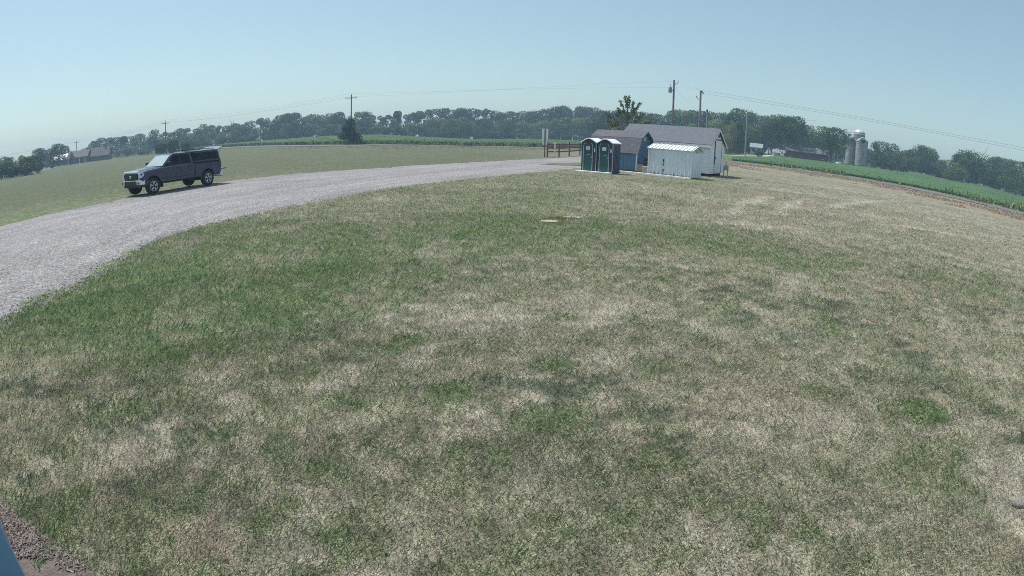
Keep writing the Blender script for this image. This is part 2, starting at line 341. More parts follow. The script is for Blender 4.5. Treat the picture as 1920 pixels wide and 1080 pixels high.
def gravel_mat():
    m = bpy.data.materials.new('gravel'); m.use_nodes = True; t = m.node_tree; N = t.nodes; L = t.links; p = N['Principled BSDF']
    p.inputs['Roughness'].default_value = .9; p.inputs['Specular IOR Level'].default_value = .2
    a = N.new('ShaderNodeAttribute'); a.attribute_name = 'col'; tc = N.new('ShaderNodeTexCoord')
    v = N.new('ShaderNodeTexVoronoi'); v.inputs['Scale'].default_value = 36; L.new(tc.outputs['Object'], v.inputs[0])
    sx = N.new('ShaderNodeSeparateXYZ'); L.new(v.outputs['Color'], sx.inputs[0])
    r = N.new('ShaderNodeMapRange'); r.inputs[3].default_value = .4; r.inputs[4].default_value = 1.6; L.new(sx.outputs[0], r.inputs[0])
    v2 = N.new('ShaderNodeTexNoise'); v2.inputs['Scale'].default_value = 7; v2.inputs['Detail'].default_value = 6; L.new(tc.outputs['Object'], v2.inputs[0])
    r2 = N.new('ShaderNodeMapRange'); r2.inputs[1].default_value = .3; r2.inputs[2].default_value = .7; r2.inputs[3].default_value = .78; r2.inputs[4].default_value = 1.22; L.new(v2.outputs[0], r2.inputs[0])
    mm = N.new('ShaderNodeMath'); mm.operation = 'MULTIPLY'; L.new(r.outputs[0], mm.inputs[0]); L.new(r2.outputs[0], mm.inputs[1])
    vm = N.new('ShaderNodeVectorMath'); vm.operation = 'SCALE'; L.new(a.outputs['Color'], vm.inputs[0]); L.new(mm.outputs[0], vm.inputs['Scale']); L.new(vm.outputs[0], p.inputs['Base Color'])
    b = N.new('ShaderNodeBump'); b.inputs['Strength'].default_value = .8; b.inputs['Distance'].default_value = .025; b.invert = True; L.new(v.outputs['Distance'], b.inputs['Height']); L.new(b.outputs[0], p.inputs['Normal'])
    return m
GM = gravel_mat()
tag(np_mesh('gravel_drive', np.column_stack([dv, dz]), facing_up(np.column_stack([dv, dz]), dq), GM, dcol, smooth=True), 'pale pinkish grey gravel drive curving past the truck', 'drive', kind='structure')
def strip(name, pts, width, m, off, label, cat):
    P = smooth_poly(pts, 10); vs = []; 
    for i, p in enumerate(P):
        d = P[min(i + 1, len(P) - 1)] - P[max(0, i - 1)]; d = d / np.linalg.norm(d); nrm = np.array((-d[1], d[0]))
        for k in (-.5, 0, .5):
            q = p + nrm * k * width; vs.append((q[0], q[1], float(terrain(q[0], q[1])) + off))
    f = []
    for i in range(len(P) - 1):
        for k in range(2): f.append((i * 3 + k, i * 3 + k + 1, i * 3 + k + 4, i * 3 + k + 3))
    return tag(MB().add(vs, f).build(name, m), label, cat, kind='structure')
strip('road', [p for p in ROADXY], 5.2, mat('asphalt', (.135, .138, .142), .9, var=.1, scale=.5, bump=.3, bscale=20), .06, 'grey country road running past beyond the lawn', 'road')
strip('farm_lane', [polar(1330, 288, 150)[:2], polar(1385, 290, 150)[:2], polar(1432, 288.5, 160)[:2], polar(1470, 287, 185)[:2]], 5, mat('pale_gravel', (.48, .45, .40), .95, var=.1, scale=.7), .05, 'pale gravel lane leading to the farm', 'lane')
gi = [at(*p) for p in [(1012, 308.5), (1045, 306.6), (1088, 305.5), (1130, 305.5), (1130, 309), (1088, 311), (1050, 310.5)]]
tag(MB().prism([(p[0], p[1]) for p in gi], 'z', .02, .052).build('grass_island', mat('island_grass', (.11, .13, .06), .95, var=.35, scale=3)), 'thin strip of grass in the gravel beside the toilets', 'grass', kind='structure')

# ------------------------------------------------------------------ grass blades, mulch, verge and crop as scattered faces
def blades(name, x, y, col, ln, wd, m, lean=.9, lean0=.2, z0=None, label=None, cat=None, up=.55):
    n = len(x); th = RNG.uniform(0, 2 * math.pi, n); le = RNG.uniform(lean0, lean, n); z0 = terrain(x, y) if z0 is None else z0
    dx, dy = np.cos(th), np.sin(th); ph = th + RNG.uniform(.6, 2.5, n); wx, wy = np.cos(ph) * wd / 2, np.sin(ph) * wd / 2
    v = np.zeros((n, 4, 3)); hx = ln * le; hz = ln * np.sqrt(np.clip(1 - le ** 2, .03, 1))
    v[:, 0] = np.stack([x - wx, y - wy, z0 - .004], 1); v[:, 1] = np.stack([x + wx, y + wy, z0 - .004], 1)
    mx, my, mz = x + dx * hx * .45, y + dy * hx * .45, z0 + hz * .7
    v[:, 2] = np.stack([mx + wx * .75, my + wy * .75, mz], 1); v[:, 3] = np.stack([x + dx * hx, y + dy * hx, z0 + hz], 1)
    c = np.repeat(col[:, None, :], 4, 1).reshape(-1, 3); q = np.arange(n * 4).reshape(n, 4)
    o = np_mesh(name, v.reshape(-1, 3), q, m, c)
    if label: tag(o, label, cat, kind='stuff')
    return o
drv_a = np.array([math.atan2(p[0], p[1]) for p in dn]); drv_r = np.array([math.hypot(*p) for p in dn]); _o = np.argsort(drv_a); drv_a, drv_r = drv_a[_o], drv_r[_o]
WALL_A, WALL_B = np.array(at(0, 975)), np.array(at(48, 1080)); WDIR = (WALL_A - WALL_B) / np.linalg.norm(WALL_A - WALL_B)
MU_A, MU_B = np.array(at(0, 950)), np.array(at(180, 1080)); MDIR = (MU_A - MU_B) / np.linalg.norm(MU_A - MU_B)
def side(x, y, p, d): return (x - p[0]) * d[1] - (y - p[1]) * d[0]     # >0 : the lawn side of a line
gl_x, gl_y = [], []
for r0, r1, dens in [(1.9, 4, 4200), (4, 6.5, 2400), (6.5, 10, 1100), (10, 16, 640), (16, 24, 300), (24, 34, 110), (34, 46, 36)]:
    area = R(136) * (r1 ** 2 - r0 ** 2) / 2; n = int(area * dens)
    a = RNG.uniform(R(-66), R(70), n); r = np.sqrt(RNG.uniform(r0 ** 2, r1 ** 2, n)); x, y = r * np.sin(a), r * np.cos(a)
    gl_x.append(x); gl_y.append(y)
x = np.concatenate(gl_x); y = np.concatenate(gl_y); a = np.arctan2(x, y); r = np.hypot(x, y)
ok = (r < np.interp(a, drv_a, drv_r) + np.clip(RNG.normal(-.12, .16, len(x)), -.6, .35)) & (side(x, y, MU_B, MDIR) > -.02 + RNG.uniform(-.06, .06, len(x)))
for _px, _py, _rx in [(1032, 416, .22), (1074, 409, .27)]:
    _c = at(_px, _py); ok &= np.hypot((x - _c[0]), (y - _c[1]) * 1.25) > _rx
x, y, a, r = x[ok], y[ok], a[ok], r[ok]
g = green(x, y); base = lawn_col(x, y, g); g = g * (1 - .8 * tracks(x, y))
cr = creep(x, y, g); isg = RNG.uniform(0, 1, len(x)) < np.clip(g * .95, .05, .92)
straw = STRAW2 * RNG.uniform(.45, 1.65, (len(x), 1)) * (1 + (RNG.uniform(-1, 1, (len(x), 3)) * .06)); gr = (GRN + (GRN2 - GRN) * RNG.uniform(0, 1, (len(x), 1))) * RNG.uniform(.55, 1.75, (len(x), 1)) * (1 + .25 * sstep(.6, 1, g))[:, None]
base_c = base
bc = (np.where(isg[:, None], gr, straw) * .5 + base * .5 * RNG.uniform(.5, 1.6, (len(x), 1))) * 1.2
bc = bc + (base * RNG.uniform(.6, 1.3, (len(x), 1)) - bc) * cr[:, None] * .7
ln = RNG.uniform(.025, .06, len(x)) * (1 + .5 * g) * np.clip((r / 5) ** .3, .85, 1.7); wd = RNG.uniform(.003, .0065, len(x)) * np.clip(r / 4.8, .9, 5.5)
GB = mat('grass_blade', (1, 1, 1), .75, var=.05, scale=3, spec=.15, attr='col', trans=.35)
blades('grass', x, y, bc, ln, wd, GB, lean=.992, lean0=.62, label='short patchy mown grass, part green part straw', cat='grass')

# mulch bed at the foot of the blue wall
pm_ = [WALL_B + (WALL_A - WALL_B) * u for u in (-.8, 1.35)]; pm_ = [pm_[0], MU_B + (MU_A - MU_B) * -.8, MU_B + (MU_A - MU_B) * 1.35, pm_[1]]
tag(MB().prism([tuple(p) for p in pm_], 'z', -.02, .012).build('soil_bed', mat('soil', (.165, .135, .125), .95, var=.35, scale=9, bump=.8, bscale=40)), 'bare earth bed along the foot of the blue wall', 'soil', kind='structure')
n = 7000; t1 = RNG.uniform(-.8, 1.33, n); s1 = RNG.uniform(0, 1, n)
mxy = (MU_B + (MU_A - MU_B) * t1[:, None]) * s1[:, None] + (WALL_B + (WALL_A - WALL_B) * t1[:, None]) * (1 - s1[:, None]) + RNG.uniform(-.04, .04, (n, 2))
keep = fbm(mxy[:, 0], mxy[:, 1], .3, 81, 2) > .30; mxy = mxy[keep]; n = len(mxy)
mc = np.array((.24, .20, .19)) * RNG.uniform(.35, 1.6, (n, 1))
blades('mulch', mxy[:, 0], mxy[:, 1], mc, RNG.uniform(.02, .055, n), RNG.uniform(.008, .022, n), mat('mulch_chip', (1, 1, 1), .9, attr='col', spec=.1), lean=.999, lean0=.96, z0=np.full(n, .016), label='grey brown wood chips strewn on the earth bed', cat='mulch')
for k, (px, py, lab) in enumerate([(85, 1042, 'small green weed sprouting in the earth bed, the larger of two'), (75, 1062, 'tiny green weed by the frame bottom in the earth bed')]):
    cx, cy = at(px, py); n = (46, 26)[k]; q = np.clip(RNG.normal(0, .03, (n, 2)), -.05, .05) * (1.3, .9)[k]
    o = blades('weed', q[:, 0], q[:, 1], np.array((.22, .33, .17)) * RNG.uniform(.6, 1.5, (n, 1)), RNG.uniform(.02, .04, n), RNG.uniform(.008, .015, n), GB, z0=np.zeros(n)); o.location = (cx, cy, .012)
    tag(o, ('larger green weed sprouting in the brown earth bed', 'smaller green weed sprouting in the brown earth bed')[k], 'weed')

# stray stones along the near edge of the drive
_i = RNG.integers(0, len(dn) - 1, 5200); _t = RNG.uniform(0, 1, 5200); dnA = np.array(dn); ex = dnA[_i] * (1 - _t[:, None]) + dnA[_i + 1] * _t[:, None]; ex = ex + RNG.normal(0, .22, ex.shape); ex = ex[np.hypot(ex[:, 0], ex[:, 1]) < 28]; n = len(ex)
blades('loose_gravel', ex[:, 0], ex[:, 1], np.array((.36, .34, .36)) * RNG.uniform(.4, 1.5, (n, 1)), RNG.uniform(.02, .05, n), RNG.uniform(.02, .045, n), mat('mulch_chip'), lean=.97, lean0=.8, label='loose grey stones strewn where the drive meets the lawn', cat='gravel')
# verge and weeds by the road
def along_road(n, lo, hi, a0=-58, a1=58):
    a = RNG.uniform(R(a0), R(a1), n); r = np.interp(a, _RA, _RR) + RNG.uniform(lo, hi, n); return r * np.sin(a), r * np.cos(a)
n = 60000; _u = RNG.uniform(0, 1, n) ** .7; x, y = along_road(n, -3, -2.9); _a2 = np.arctan2(x, y); _r2 = np.hypot(x, y) - (1 - _u) * 22; x, y = _r2 * np.sin(_a2), _r2 * np.cos(_a2); k = (fbm(x, y, 5, 5, 3) > .40 + (1 - _u) * .24); x, y = x[k], y[k]; n = len(x)
blades('verge_grass', x, y, np.where(RNG.uniform(0, 1, (n, 1)) < .5, np.array((.42, .31, .26)), np.array((.38, .36, .25))) * RNG.uniform(.5, 1.3, (n, 1)), RNG.uniform(.06, .24, n), RNG.uniform(.05, .16, n), GB, lean=.97, lean0=.5, label='dry reddish tan grass on the road verge', cat='grass')
n = 16000; x, y = along_road(n, 3.5, 14, -40, 58); k = fbm(x, y, 7, 6, 3) > .55; x, y = x[k], y[k]; n = len(x)
blades('roadside_weeds', x, y, np.where(RNG.uniform(0, 1, (n, 1)) < .6, np.array((.17, .23, .09)), np.array((.30, .32, .14))) * RNG.uniform(.6, 1.3, (n, 1)), RNG.uniform(.3, 1.1, n), RNG.uniform(.12, .3, n), GB, lean=.6, label='tall yellow green weeds between road and crop', cat='weeds')

# the crop beyond the road: a leafy canopy standing on the field, cut at its edges
def crop(name, a0, a1, rin, rout, ht, colr, label, seed, nleaf):
    na, nr_ = 260, 70; aa = np.linspace(a0, a1, na); uu = np.linspace(0, 1, nr_) ** 1.3
    ri = np.interp(aa, _RA, _RR) + rin; ro = rout(aa)
    RR_ = ri[None, :] + (np.maximum(ro - ri, 1))[None, :] * uu[:, None]; AA = np.repeat(aa[None, :], nr_, 0)
    X, Y = (RR_ * np.sin(AA)).ravel(), (RR_ * np.cos(AA)).ravel()
    hh = ht * (.82 + .4 * fbm(X, Y, 2.2, seed, 3)); edge = (np.arange(nr_)[:, None].repeat(na, 1).ravel() == 0); hh[edge] = 0
    Z = terrain(X, Y) + hh
    rows = .9 + .2 * (np.sin((X * .55 + Y * .83) * 2 * math.pi / 3.8) > 0)
    c = np.array(colr) * (.75 + .5 * fbm(X, Y, 9, seed + 3, 3))[:, None] * rows[:, None]
    i = (np.arange(nr_ - 1)[:, None] * na + np.arange(na - 1)[None, :]).ravel(); q = np.stack([i, i + 1, i + na + 1, i + na], 1)[:, ::-1]
    n = nleaf; la = RNG.uniform(a0, a1, n); lu = RNG.uniform(0, 1, n) ** (2.2 if ht > .5 else 5); l0 = np.interp(la, _RA, _RR) + rin; l1 = rout(la); lr = l0 + np.maximum(l1 - l0, 1) * lu
    lx, ly = lr * np.sin(la), lr * np.cos(la); lz = terrain(lx, ly) + ht * RNG.uniform(.2, 1.05, n) ** .5
    s = RNG.uniform(.12, .28, n); d1 = RNG.normal(0, 1, (n, 3)); d1 /= np.linalg.norm(d1, axis=1)[:, None]; d2 = np.cross(d1, RNG.normal(0, 1, (n, 3))); d2 /= np.linalg.norm(d2, axis=1)[:, None]
    P = np.stack([lx, ly, lz], 1)[:, None, :] + np.stack([-d1 - d2, d1 - d2, d1 + d2, -d1 + d2], 1) * (s / 2)[:, None, None]
    lc = np.repeat((np.array(colr) * RNG.uniform(.65, 1.35, (n, 1)))[:, None, :], 4, 1).reshape(-1, 3)
    V = np.concatenate([np.stack([X, Y, Z], 1), P.reshape(-1, 3)]); q = facing_up(np.stack([X, Y, Z], 1), q); Q = np.concatenate([q, len(X) + np.arange(4 * n).reshape(n, 4)]); C = np.concatenate([c, lc])
    tag(np_mesh(name, V, Q, GB, C), label, 'crop', kind='stuff')
crop('tall_crop', az_el(290, 280)[0], az_el(1100, 262)[0], 5, lambda a: np.full_like(a, 232.0), .75, (.105, .175, .07), 'leafy green crop in the field beyond the road', 3, 26000)
crop('bean_crop', az_el(1372, 300)[0], az_el(2050, 360)[0], 10, lambda a: np.interp(a, [az_el(1425, 290)[0], az_el(1475, 290)[0]], [134.0, 188.0]), .22, (.112, .205, .085), 'low deep green crop below the farm and silos', 11, 9000)

# ------------------------------------------------------------------ trees
def leaf_cloud(P, Nn, size, seed, flat=.35):
    g_ = np.random.default_rng(seed); n = len(P)
    nrm = Nn + g_.normal(0, .5, (n, 3)); nrm /= np.linalg.norm(nrm, axis=1)[:, None]
    d1 = np.cross(nrm, g_.normal(0, 1, (n, 3))); d1 /= np.linalg.norm(d1, axis=1)[:, None]; d2 = np.cross(nrm, d1)
    s = size * g_.uniform(.6, 1.35, n); q = np.stack([-d1 * 1.2, -d2 * .7, d1 * 1.2, d2 * .7], 1) * (s / 2)[:, None, None]
    return (P[:, None, :] + q).reshape(-1, 3), np.arange(n * 4).reshape(n, 4)
def broadleaf(seed, n=1900, wid=.36, base=.12, size=.042, lobes=18, shape=1.0):
    g_ = np.random.default_rng(seed); L_ = []
    for k in range(lobes):
        z = g_.uniform(0, 1); rad = wid * math.sqrt(max(.05, 1 - abs(2 * z - .85) ** 2.2 / 1.6)) * (shape + (1 - shape) * (1 - z)); t = g_.uniform(0, 2 * math.pi); q = rad * math.sqrt(g_.uniform(.15, 1)) * .72
        lr = g_.uniform(.08, .185) * (wid / .40)
        L_.append((q * math.cos(t), q * math.sin(t), min(base + lr + z * (1 - base - lr * 1.6), .985 - lr), lr, g_.uniform(.62, 1.38)))
    L_.append((0, 0, .985 - .13, .12, 1.0)); C = np.array(L_)
    k = g_.choice(len(C), n * 2, p=C[:, 3] ** 2 / (C[:, 3] ** 2).sum()); d = g_.normal(0, 1, (n * 2, 3)); d /= np.linalg.norm(d, axis=1)[:, None]
    rad = C[k, 3] * g_.uniform(.72, 1.1, n * 2); P = C[k, :3] + d * rad[:, None] * np.array((1, 1, .85))
    D = np.linalg.norm(P[:, None, :] - C[None, :, :3], axis=2) / C[None, :, 3]; keep = (D.min(1) > .62) & (P[:, 2] > max(0, base * .6)); P, d, k = P[keep][:n], d[keep][:n], k[keep][:n]
    V, Q = leaf_cloud(P, d, size, seed); c = np.repeat((C[k, 4] * g_.uniform(.78, 1.25, len(P)))[:, None], 4, 0) * np.ones((1, 3))
    lim = [((c_[0], c_[1], c_[2])) for c_ in L_[:7]]
    return V, Q, c, lim
BARK = mat('bark', (.13, .105, .085), .95, var=.3, scale=6, stretch=(1, 1, .2))
FOL = {'dark': mat('foliage_dark', (.044, .086, .030), .8, var=.2, scale=3, spec=.12, attr='col', trans=.10, rnd=.25),
       'mid': mat('foliage_mid', (.082, .138, .044), .8, var=.2, scale=3, spec=.12, attr='col', trans=.10, rnd=.28),
       'light': mat('foliage_light', (.135, .19, .064), .8, var=.2, scale=3, spec=.12, attr='col', trans=.12, rnd=.2),
       'yellow': mat('foliage_yellow', (.17, .19, .07), .8, var=.2, scale=3, spec=.12, attr='col', trans=.25, rnd=.1),
       'cedar': mat('foliage_cedar', (.020, .042, .020), .8, var=.2, scale=3, spec=.12, attr='col', trans=.05),
       'needle': mat('needles', (.085, .115, .052), .8, var=.2, scale=3, spec=.12, attr='col', trans=.1, rnd=.1)}
PROTO = {}
def proto(kind, i):
    key = (kind, i)
    if key in PROTO: return PROTO[key]
    if kind == 'wood': V, Q, c, lim = broadleaf(100 + i, 2800, .50, -.06, .042, 19)
    elif kind == 'tall': V, Q, c, lim = broadleaf(200 + i, 2000, .31, -.02, .042, 14)
    elif kind == 'round': V, Q, c, lim = broadleaf(300 + i, 5200, .56, .0, .031, 22)
    elif kind == 'loose': V, Q, c, lim = broadleaf(400 + i, 900, .36, .22, .05, 12)
    elif kind == 'canopy': V, Q, c, lim = broadleaf(700 + i, 5600, .60, .27, .031, 26)
    elif kind == 'bush': V, Q, c, lim = broadleaf(500 + i, 2600, .62, .0, .055, 22)
    elif kind == 'cedar': V, Q, c, lim = broadleaf(600 + i, 3600, .36, .0, .035, 30, shape=.35)
    cm = np_mesh('crown', V, Q, FOL['mid'], c); me = cm.data; bpy.data.objects.remove(cm)
    b = MB(); b.tube([(0, 0, -.02), (.004, .003, .22), (-.004, .0, .5), (0, .004, .8)], [.022, .016, .011, .003], 7)
    for l in lim[:6]: b.tube([(0, 0, .18 + .04 * random.random()), (l[0] * .5, l[1] * .5, max(.2, l[2] * .72)), (l[0] * .9, l[1] * .9, max(.24, l[2]))], [.010, .007, .002], 5)
    tm = b.build('trunk', BARK, smooth=40); tme = tm.data; bpy.data.objects.remove(tm)
    PROTO[key] = (me, tme); return PROTO[key]
def tree(px, top, r, width=1.0, kind='wood', fol='mid', label='', group=None, i=None, name='broadleaf_tree', trunk=True, depth=None):
    X, Y, Z = polar(px, top, r); zb = float(terrain(X, Y)) - .1; hgt = max(1.0, Z - zb); i = random.randrange(5) if i is None else i
    me, tme = proto(kind, i)
    o = thing(name, label, 'bush' if kind == 'bush' else 'tree', (X, Y, zb), random.uniform(0, 6.28), group); o.scale = (hgt * width, hgt * width, hgt)
    c = bpy.data.objects.new('crown' if kind != 'bush' else 'foliage', me); COL.objects.link(c); c.parent = o
    c.material_slots[0].link = 'OBJECT'; c.material_slots[0].material = FOL[fol]
    if trunk:
        t = bpy.data.objects.new('trunk' if kind != 'bush' else 'stem', tme); COL.objects.link(t); t.parent = o
    return o
PROF = [(-60,300),(0,294),(40,290),(60,289),(75,278),(92,275),(110,268),(122,275),(132,292),(150,286),(165,264),(178,258),(200,257),(215,255),(230,256),(260,250),(275,252),(290,241),(310,243),(330,243),(345,234),(365,236),(385,232),(400,230),(420,238),(437,228),(455,236),(470,222),(500,222),(520,218),(540,210),(560,210),(575,214),(600,215),(632,209),(645,221),(655,216),(670,207),(690,207),(702,212),(715,219),(740,215),(745,207),(760,213),(780,210),(800,203),(830,199),(850,199),(862,198),(880,204),(910,203),(930,207),(960,206),(1000,207),(1030,201),(1050,195),(1075,200),(1100,199),(1130,203),(1160,206),(1190,207),(1220,206),(1245,209),(1270,206),(1290,202),(1310,206),(1340,207),(1370,206),(1390,203),(1402,209),(1420,214),(1440,212),(1465,214),(1490,222),(1510,229),(1525,240),(1545,246),(1580,252),(1600,262),(1625,273),(1650,268),(1680,281),(1700,281),(1722,272),(1745,271),(1757,287),(1778,301),(1795,287),(1818,279),(1832,286),(1842,297),(1862,292),(1882,292),(1900,299),(1920,301),(1990,318)]
_pp = np.array([p for p, t in PROF], float); _pt = np.array([t for p, t in PROF], float)
def seg(px):
    if px < 60: return 'scrubby tree in the low dark hedgerow beyond the mown field corner', 'trees of the low hedgerow', 'hedge'
    if px < 275: return 'hazy tree behind the brown roofed farmhouse', 'trees around the farmhouse', 'farm'
    if px < 640: return 'hazy blue green tree in the far wood behind the truck', 'trees of the wood behind the truck', 'wood1'
    if px < 1130: return 'hazy blue green tree in the far wood behind the gravel drive', 'trees of the wood behind the drive', 'wood2'
    if px < 1410: return 'tree in the wood showing above the shed roofs', 'trees of the wood behind the sheds', 'wood3'
    return 'dark tree in the far row behind the silos and bean field', 'trees of the row behind the bean field', 'wood4'
px = -50.0
while px < 1985:                                            # the skyline row
    lab, grp, key = seg(px); r = {'hedge': 150, 'farm': 285, 'wood1': 275, 'wood2': 285, 'wood3': 225, 'wood4': 232}[key] + random.uniform(-8, 8)
    if True:
        tree(px, float(np.interp(px, _pp, _pt)) + random.uniform(-3, 4.5), r, random.uniform(.8, 1.2), random.choice(('wood', 'wood', 'tall')), random.choice(('dark', 'mid', 'mid', 'light')), lab, grp)
    px += random.uniform(12, 17)
px = 270.0
while px < 1980:                                            # a lower, lighter row in front along the field edge
    lab, grp, key = seg(px)
    if key == 'hedge' or 1425 < px < 1640: px += 30; continue
    r = {'farm': 262, 'wood1': 245, 'wood2': 248, 'wood3': 203, 'wood4': 212}[key] + random.uniform(-7, 7)
    bl = {'farm': 292, 'wood1': 264, 'wood2': 261, 'wood3': 280, 'wood4': 335}[key]
    bl = {'wood1': float(np.interp(px, [275, 430, 640], [288, 271, 257])), 'wood4': float(np.interp(px, [1410, 1640, 1760, 1920], [287, 315, 331, 366])), 'farm': 290}.get(key, 260)
    tp = float(np.interp(px, _pp, _pt)); k = random.uniform(.45, .72)
    tree(px, bl + (tp - bl) * k, r, random.uniform(.95, 1.3), random.choice(('wood', 'round', 'wood', 'tall')), random.choice(('mid', 'light', 'dark', 'light', 'mid', 'yellow')), lab.replace('tree', 'shorter tree', 1), 'shorter ' + grp)
    px += random.uniform(17, 26)
px = -40.0
while px < 1985:                                            # bushes along the foot of the wood
    lab, grp, key = seg(px)
    if 1425 < px < 1640: px += 20; continue
    r = {'hedge': 141, 'farm': 255, 'wood1': 240, 'wood2': 241, 'wood3': 198, 'wood4': 205}[key] + random.uniform(-4, 4)
    X, Y, _ = polar(px, 262, r); zb = float(terrain(X, Y)); hh = random.uniform(2.4, 4.6); el = math.atan2(zb + hh - H, r); a_ = math.atan2(X, Y)
    lo, hi = 100.0, 460.0                                   # the picture row of a bush of that height
    for _k in range(40):
        m_ = (lo + hi) / 2
        if az_el(px, m_)[1] > el: lo = m_
        else: hi = m_
    tree(px, lo, r, random.uniform(1.2, 1.7), 'bush', random.choice(('dark', 'mid', 'mid')), 'low undergrowth bush at the foot of the ' + {'hedge': 'hedgerow beyond the mown field corner', 'farm': 'trees by the farmhouse', 'wood1': 'wood behind the truck', 'wood2': 'wood behind the drive', 'wood3': 'wood behind the sheds', 'wood4': 'trees behind the bean field'}[key], 'undergrowth below the ' + grp, name='bush', trunk=False)
    px += random.uniform(20, 30)
# trees one can tell apart
for a_ in [
 (75,276,215,1.0,'wood','mid','rounded tree left of the white farm building'),(108,267,222,.95,'wood','dark','tallest round tree standing above the white farm building'),(96,284,190,.75,'cedar','mid','pointed bushy tree in front of the white farm building'),
 (133,284,205,.6,'wood','mid','small tree between white building and utility pole by the farmhouse'),
 (540,210,262,.95,'round','dark','broad domed tree standing out in the wood right of the truck'),(632,208,262,.9,'round','mid','domed tree just left of the pole with crossarm'),(683,206,262,.95,'round','dark','domed tree just right of the pole with crossarm'),
 (745,206,262,.7,'tall','dark','small peaked tree crest between pole and hill of trees'),(1050,195,262,.8,'round','dark','tallest dark crown above the sign by the fence'),
 (745,229,235,.55,'tall','mid','slim grey green tree at the field edge, beside a rounder one'),(771,230,235,.95,'wood','light','rounded yellowish tree at the edge of the crop field'),(796,231,236,.6,'loose','mid','thin sparse sapling at the edge of the crop field'),
 (846,219,236,.85,'round','light','pale leafy tree standing out before the dark wood'),(952,222,238,.9,'round','light','pale green tree above the field left of the sign'),(905,218,238,.9,'round','mid','full mid green tree left of the pale green one'),
 (1372,231,165,.9,'round','yellow','yellow green tree right of the white shed gable'),(1388,228,158,.6,'cedar','dark','dark narrow tree right behind the thin grey pole'),(1345,222,190,.8,'wood','light','light green tree above the white shed gable'),
 (1478,213,172,1.0,'canopy','dark','very large dark tree over the farmyard'),(1445,222,200,.9,'round','dark','big dark tree left of the farmyard giant'),(1512,230,205,.6,'round','mid','lighter tree shoulder right of the farmyard giant'),
 (1562,236,170,1.1,'canopy','mid','broad round tree between barn and silos'),
 (1660,263,195,1.25,'round','dark','dark spreading tree just right of the silos'),(1640,282,200,.6,'wood','mid','short tree tucked beside the right silo'),(1732,269,195,1.15,'round','dark','dark airy tree with clumped crown halfway along the bean field edge'),(1705,279,198,.8,'loose','mid','pale grey green loose tree beside the airy dark one'),
 (1818,278,195,1.15,'round','dark','dark dome topped tree toward the frame side of the bean field'),(1798,303,185,1.1,'round','light','pale rounded tree low before the dark dome topped one'),(1780,318,182,.9,'bush','light','pale bush at the bean field edge'),(1872,291,192,1.2,'round','dark','dark tree near the frame edge behind the bean field'),(1910,308,185,1.2,'round','mid','mid green tree at the frame edge behind the bean field')]:
    tree(a_[0], a_[1], a_[2], a_[3], a_[4], a_[5], a_[6], name='bush' if a_[4] == 'bush' else ('cedar_tree' if a_[4] == 'cedar' else 'broadleaf_tree'))
for px, tp, r, wd_, f, lab in [(655,221,122,1.25,'cedar','dark pointed cedar beside the pole with crossarm')]: tree(px, tp, r, wd_, 'cedar', f, lab, name='cedar_tree', i=0)
for px, tp, r, wd_, f, lab in [(668,250,121,1.0,'cedar','low dark bush at the foot of the cedar'),(302,268,150,1.0,'dark','leftmost bush of the thicket behind the truck'),(325,261,150,.85,'dark','tallest middle bush of the thicket behind the truck'),(350,266,151,1.0,'dark','bush at the thicket end nearest the truck roof'),
                           (712,249,226,1.2,'light','low pale bush at the crop edge near the pole'),(728,253,226,1.2,'yellow','low yellowish bush beside the slim grey green tree'),(815,252,228,1.3,'mid','dark low bush at the edge of the crop'),(20,318,138,1.2,'mid','low bush at the hedgerow foot by the frame edge'),(50,312,140,1.2,'dark','darker low bush at the hedgerow foot'),
                           (70,312,142,1.1,'light','yellowish low bush at the hedgerow end'),(1422,281,150,1.5,'dark','dark hedge bush before the pale farmhouse')]:
    tree(px, tp, r, wd_, 'bush', f, lab, name='bush')
# bare dead trees
def dead_tree(px, top, r, label, seed):
    g_ = random.Random(seed); X, Y, Z = polar(px, top, r); zb = float(terrain(X, Y)); h = Z - zb; b = MB(); b.tube([(0, 0, 0), (.1, 0, h * .5), (0, .1, h)], [.3, .18, .04], 6)
    for k in range(9):
        z0 = h * g_.uniform(.45, .9); t = g_.uniform(0, 6.28); l = h * g_.uniform(.1, .25); b.tube([(.05, 0, z0), (math.cos(t) * l * .6, math.sin(t) * l * .6, z0 + l * .5), (math.cos(t) * l, math.sin(t) * l, z0 + l * 1.1)], [.12, .08, .03], 5)
    o = b.build('dead_tree', BARK); o.location = (X, Y, zb); tag(o, label, 'tree')
dead_tree(437, 224, 262, 'ragged half bare tree spike in the wood behind the truck', 3); dead_tree(1842, 284, 205, 'bare branched dead tree among dark trees by the frame side', 5); dead_tree(1830, 286, 206, 'thinner bare dead tree beside the other dead tree', 8)
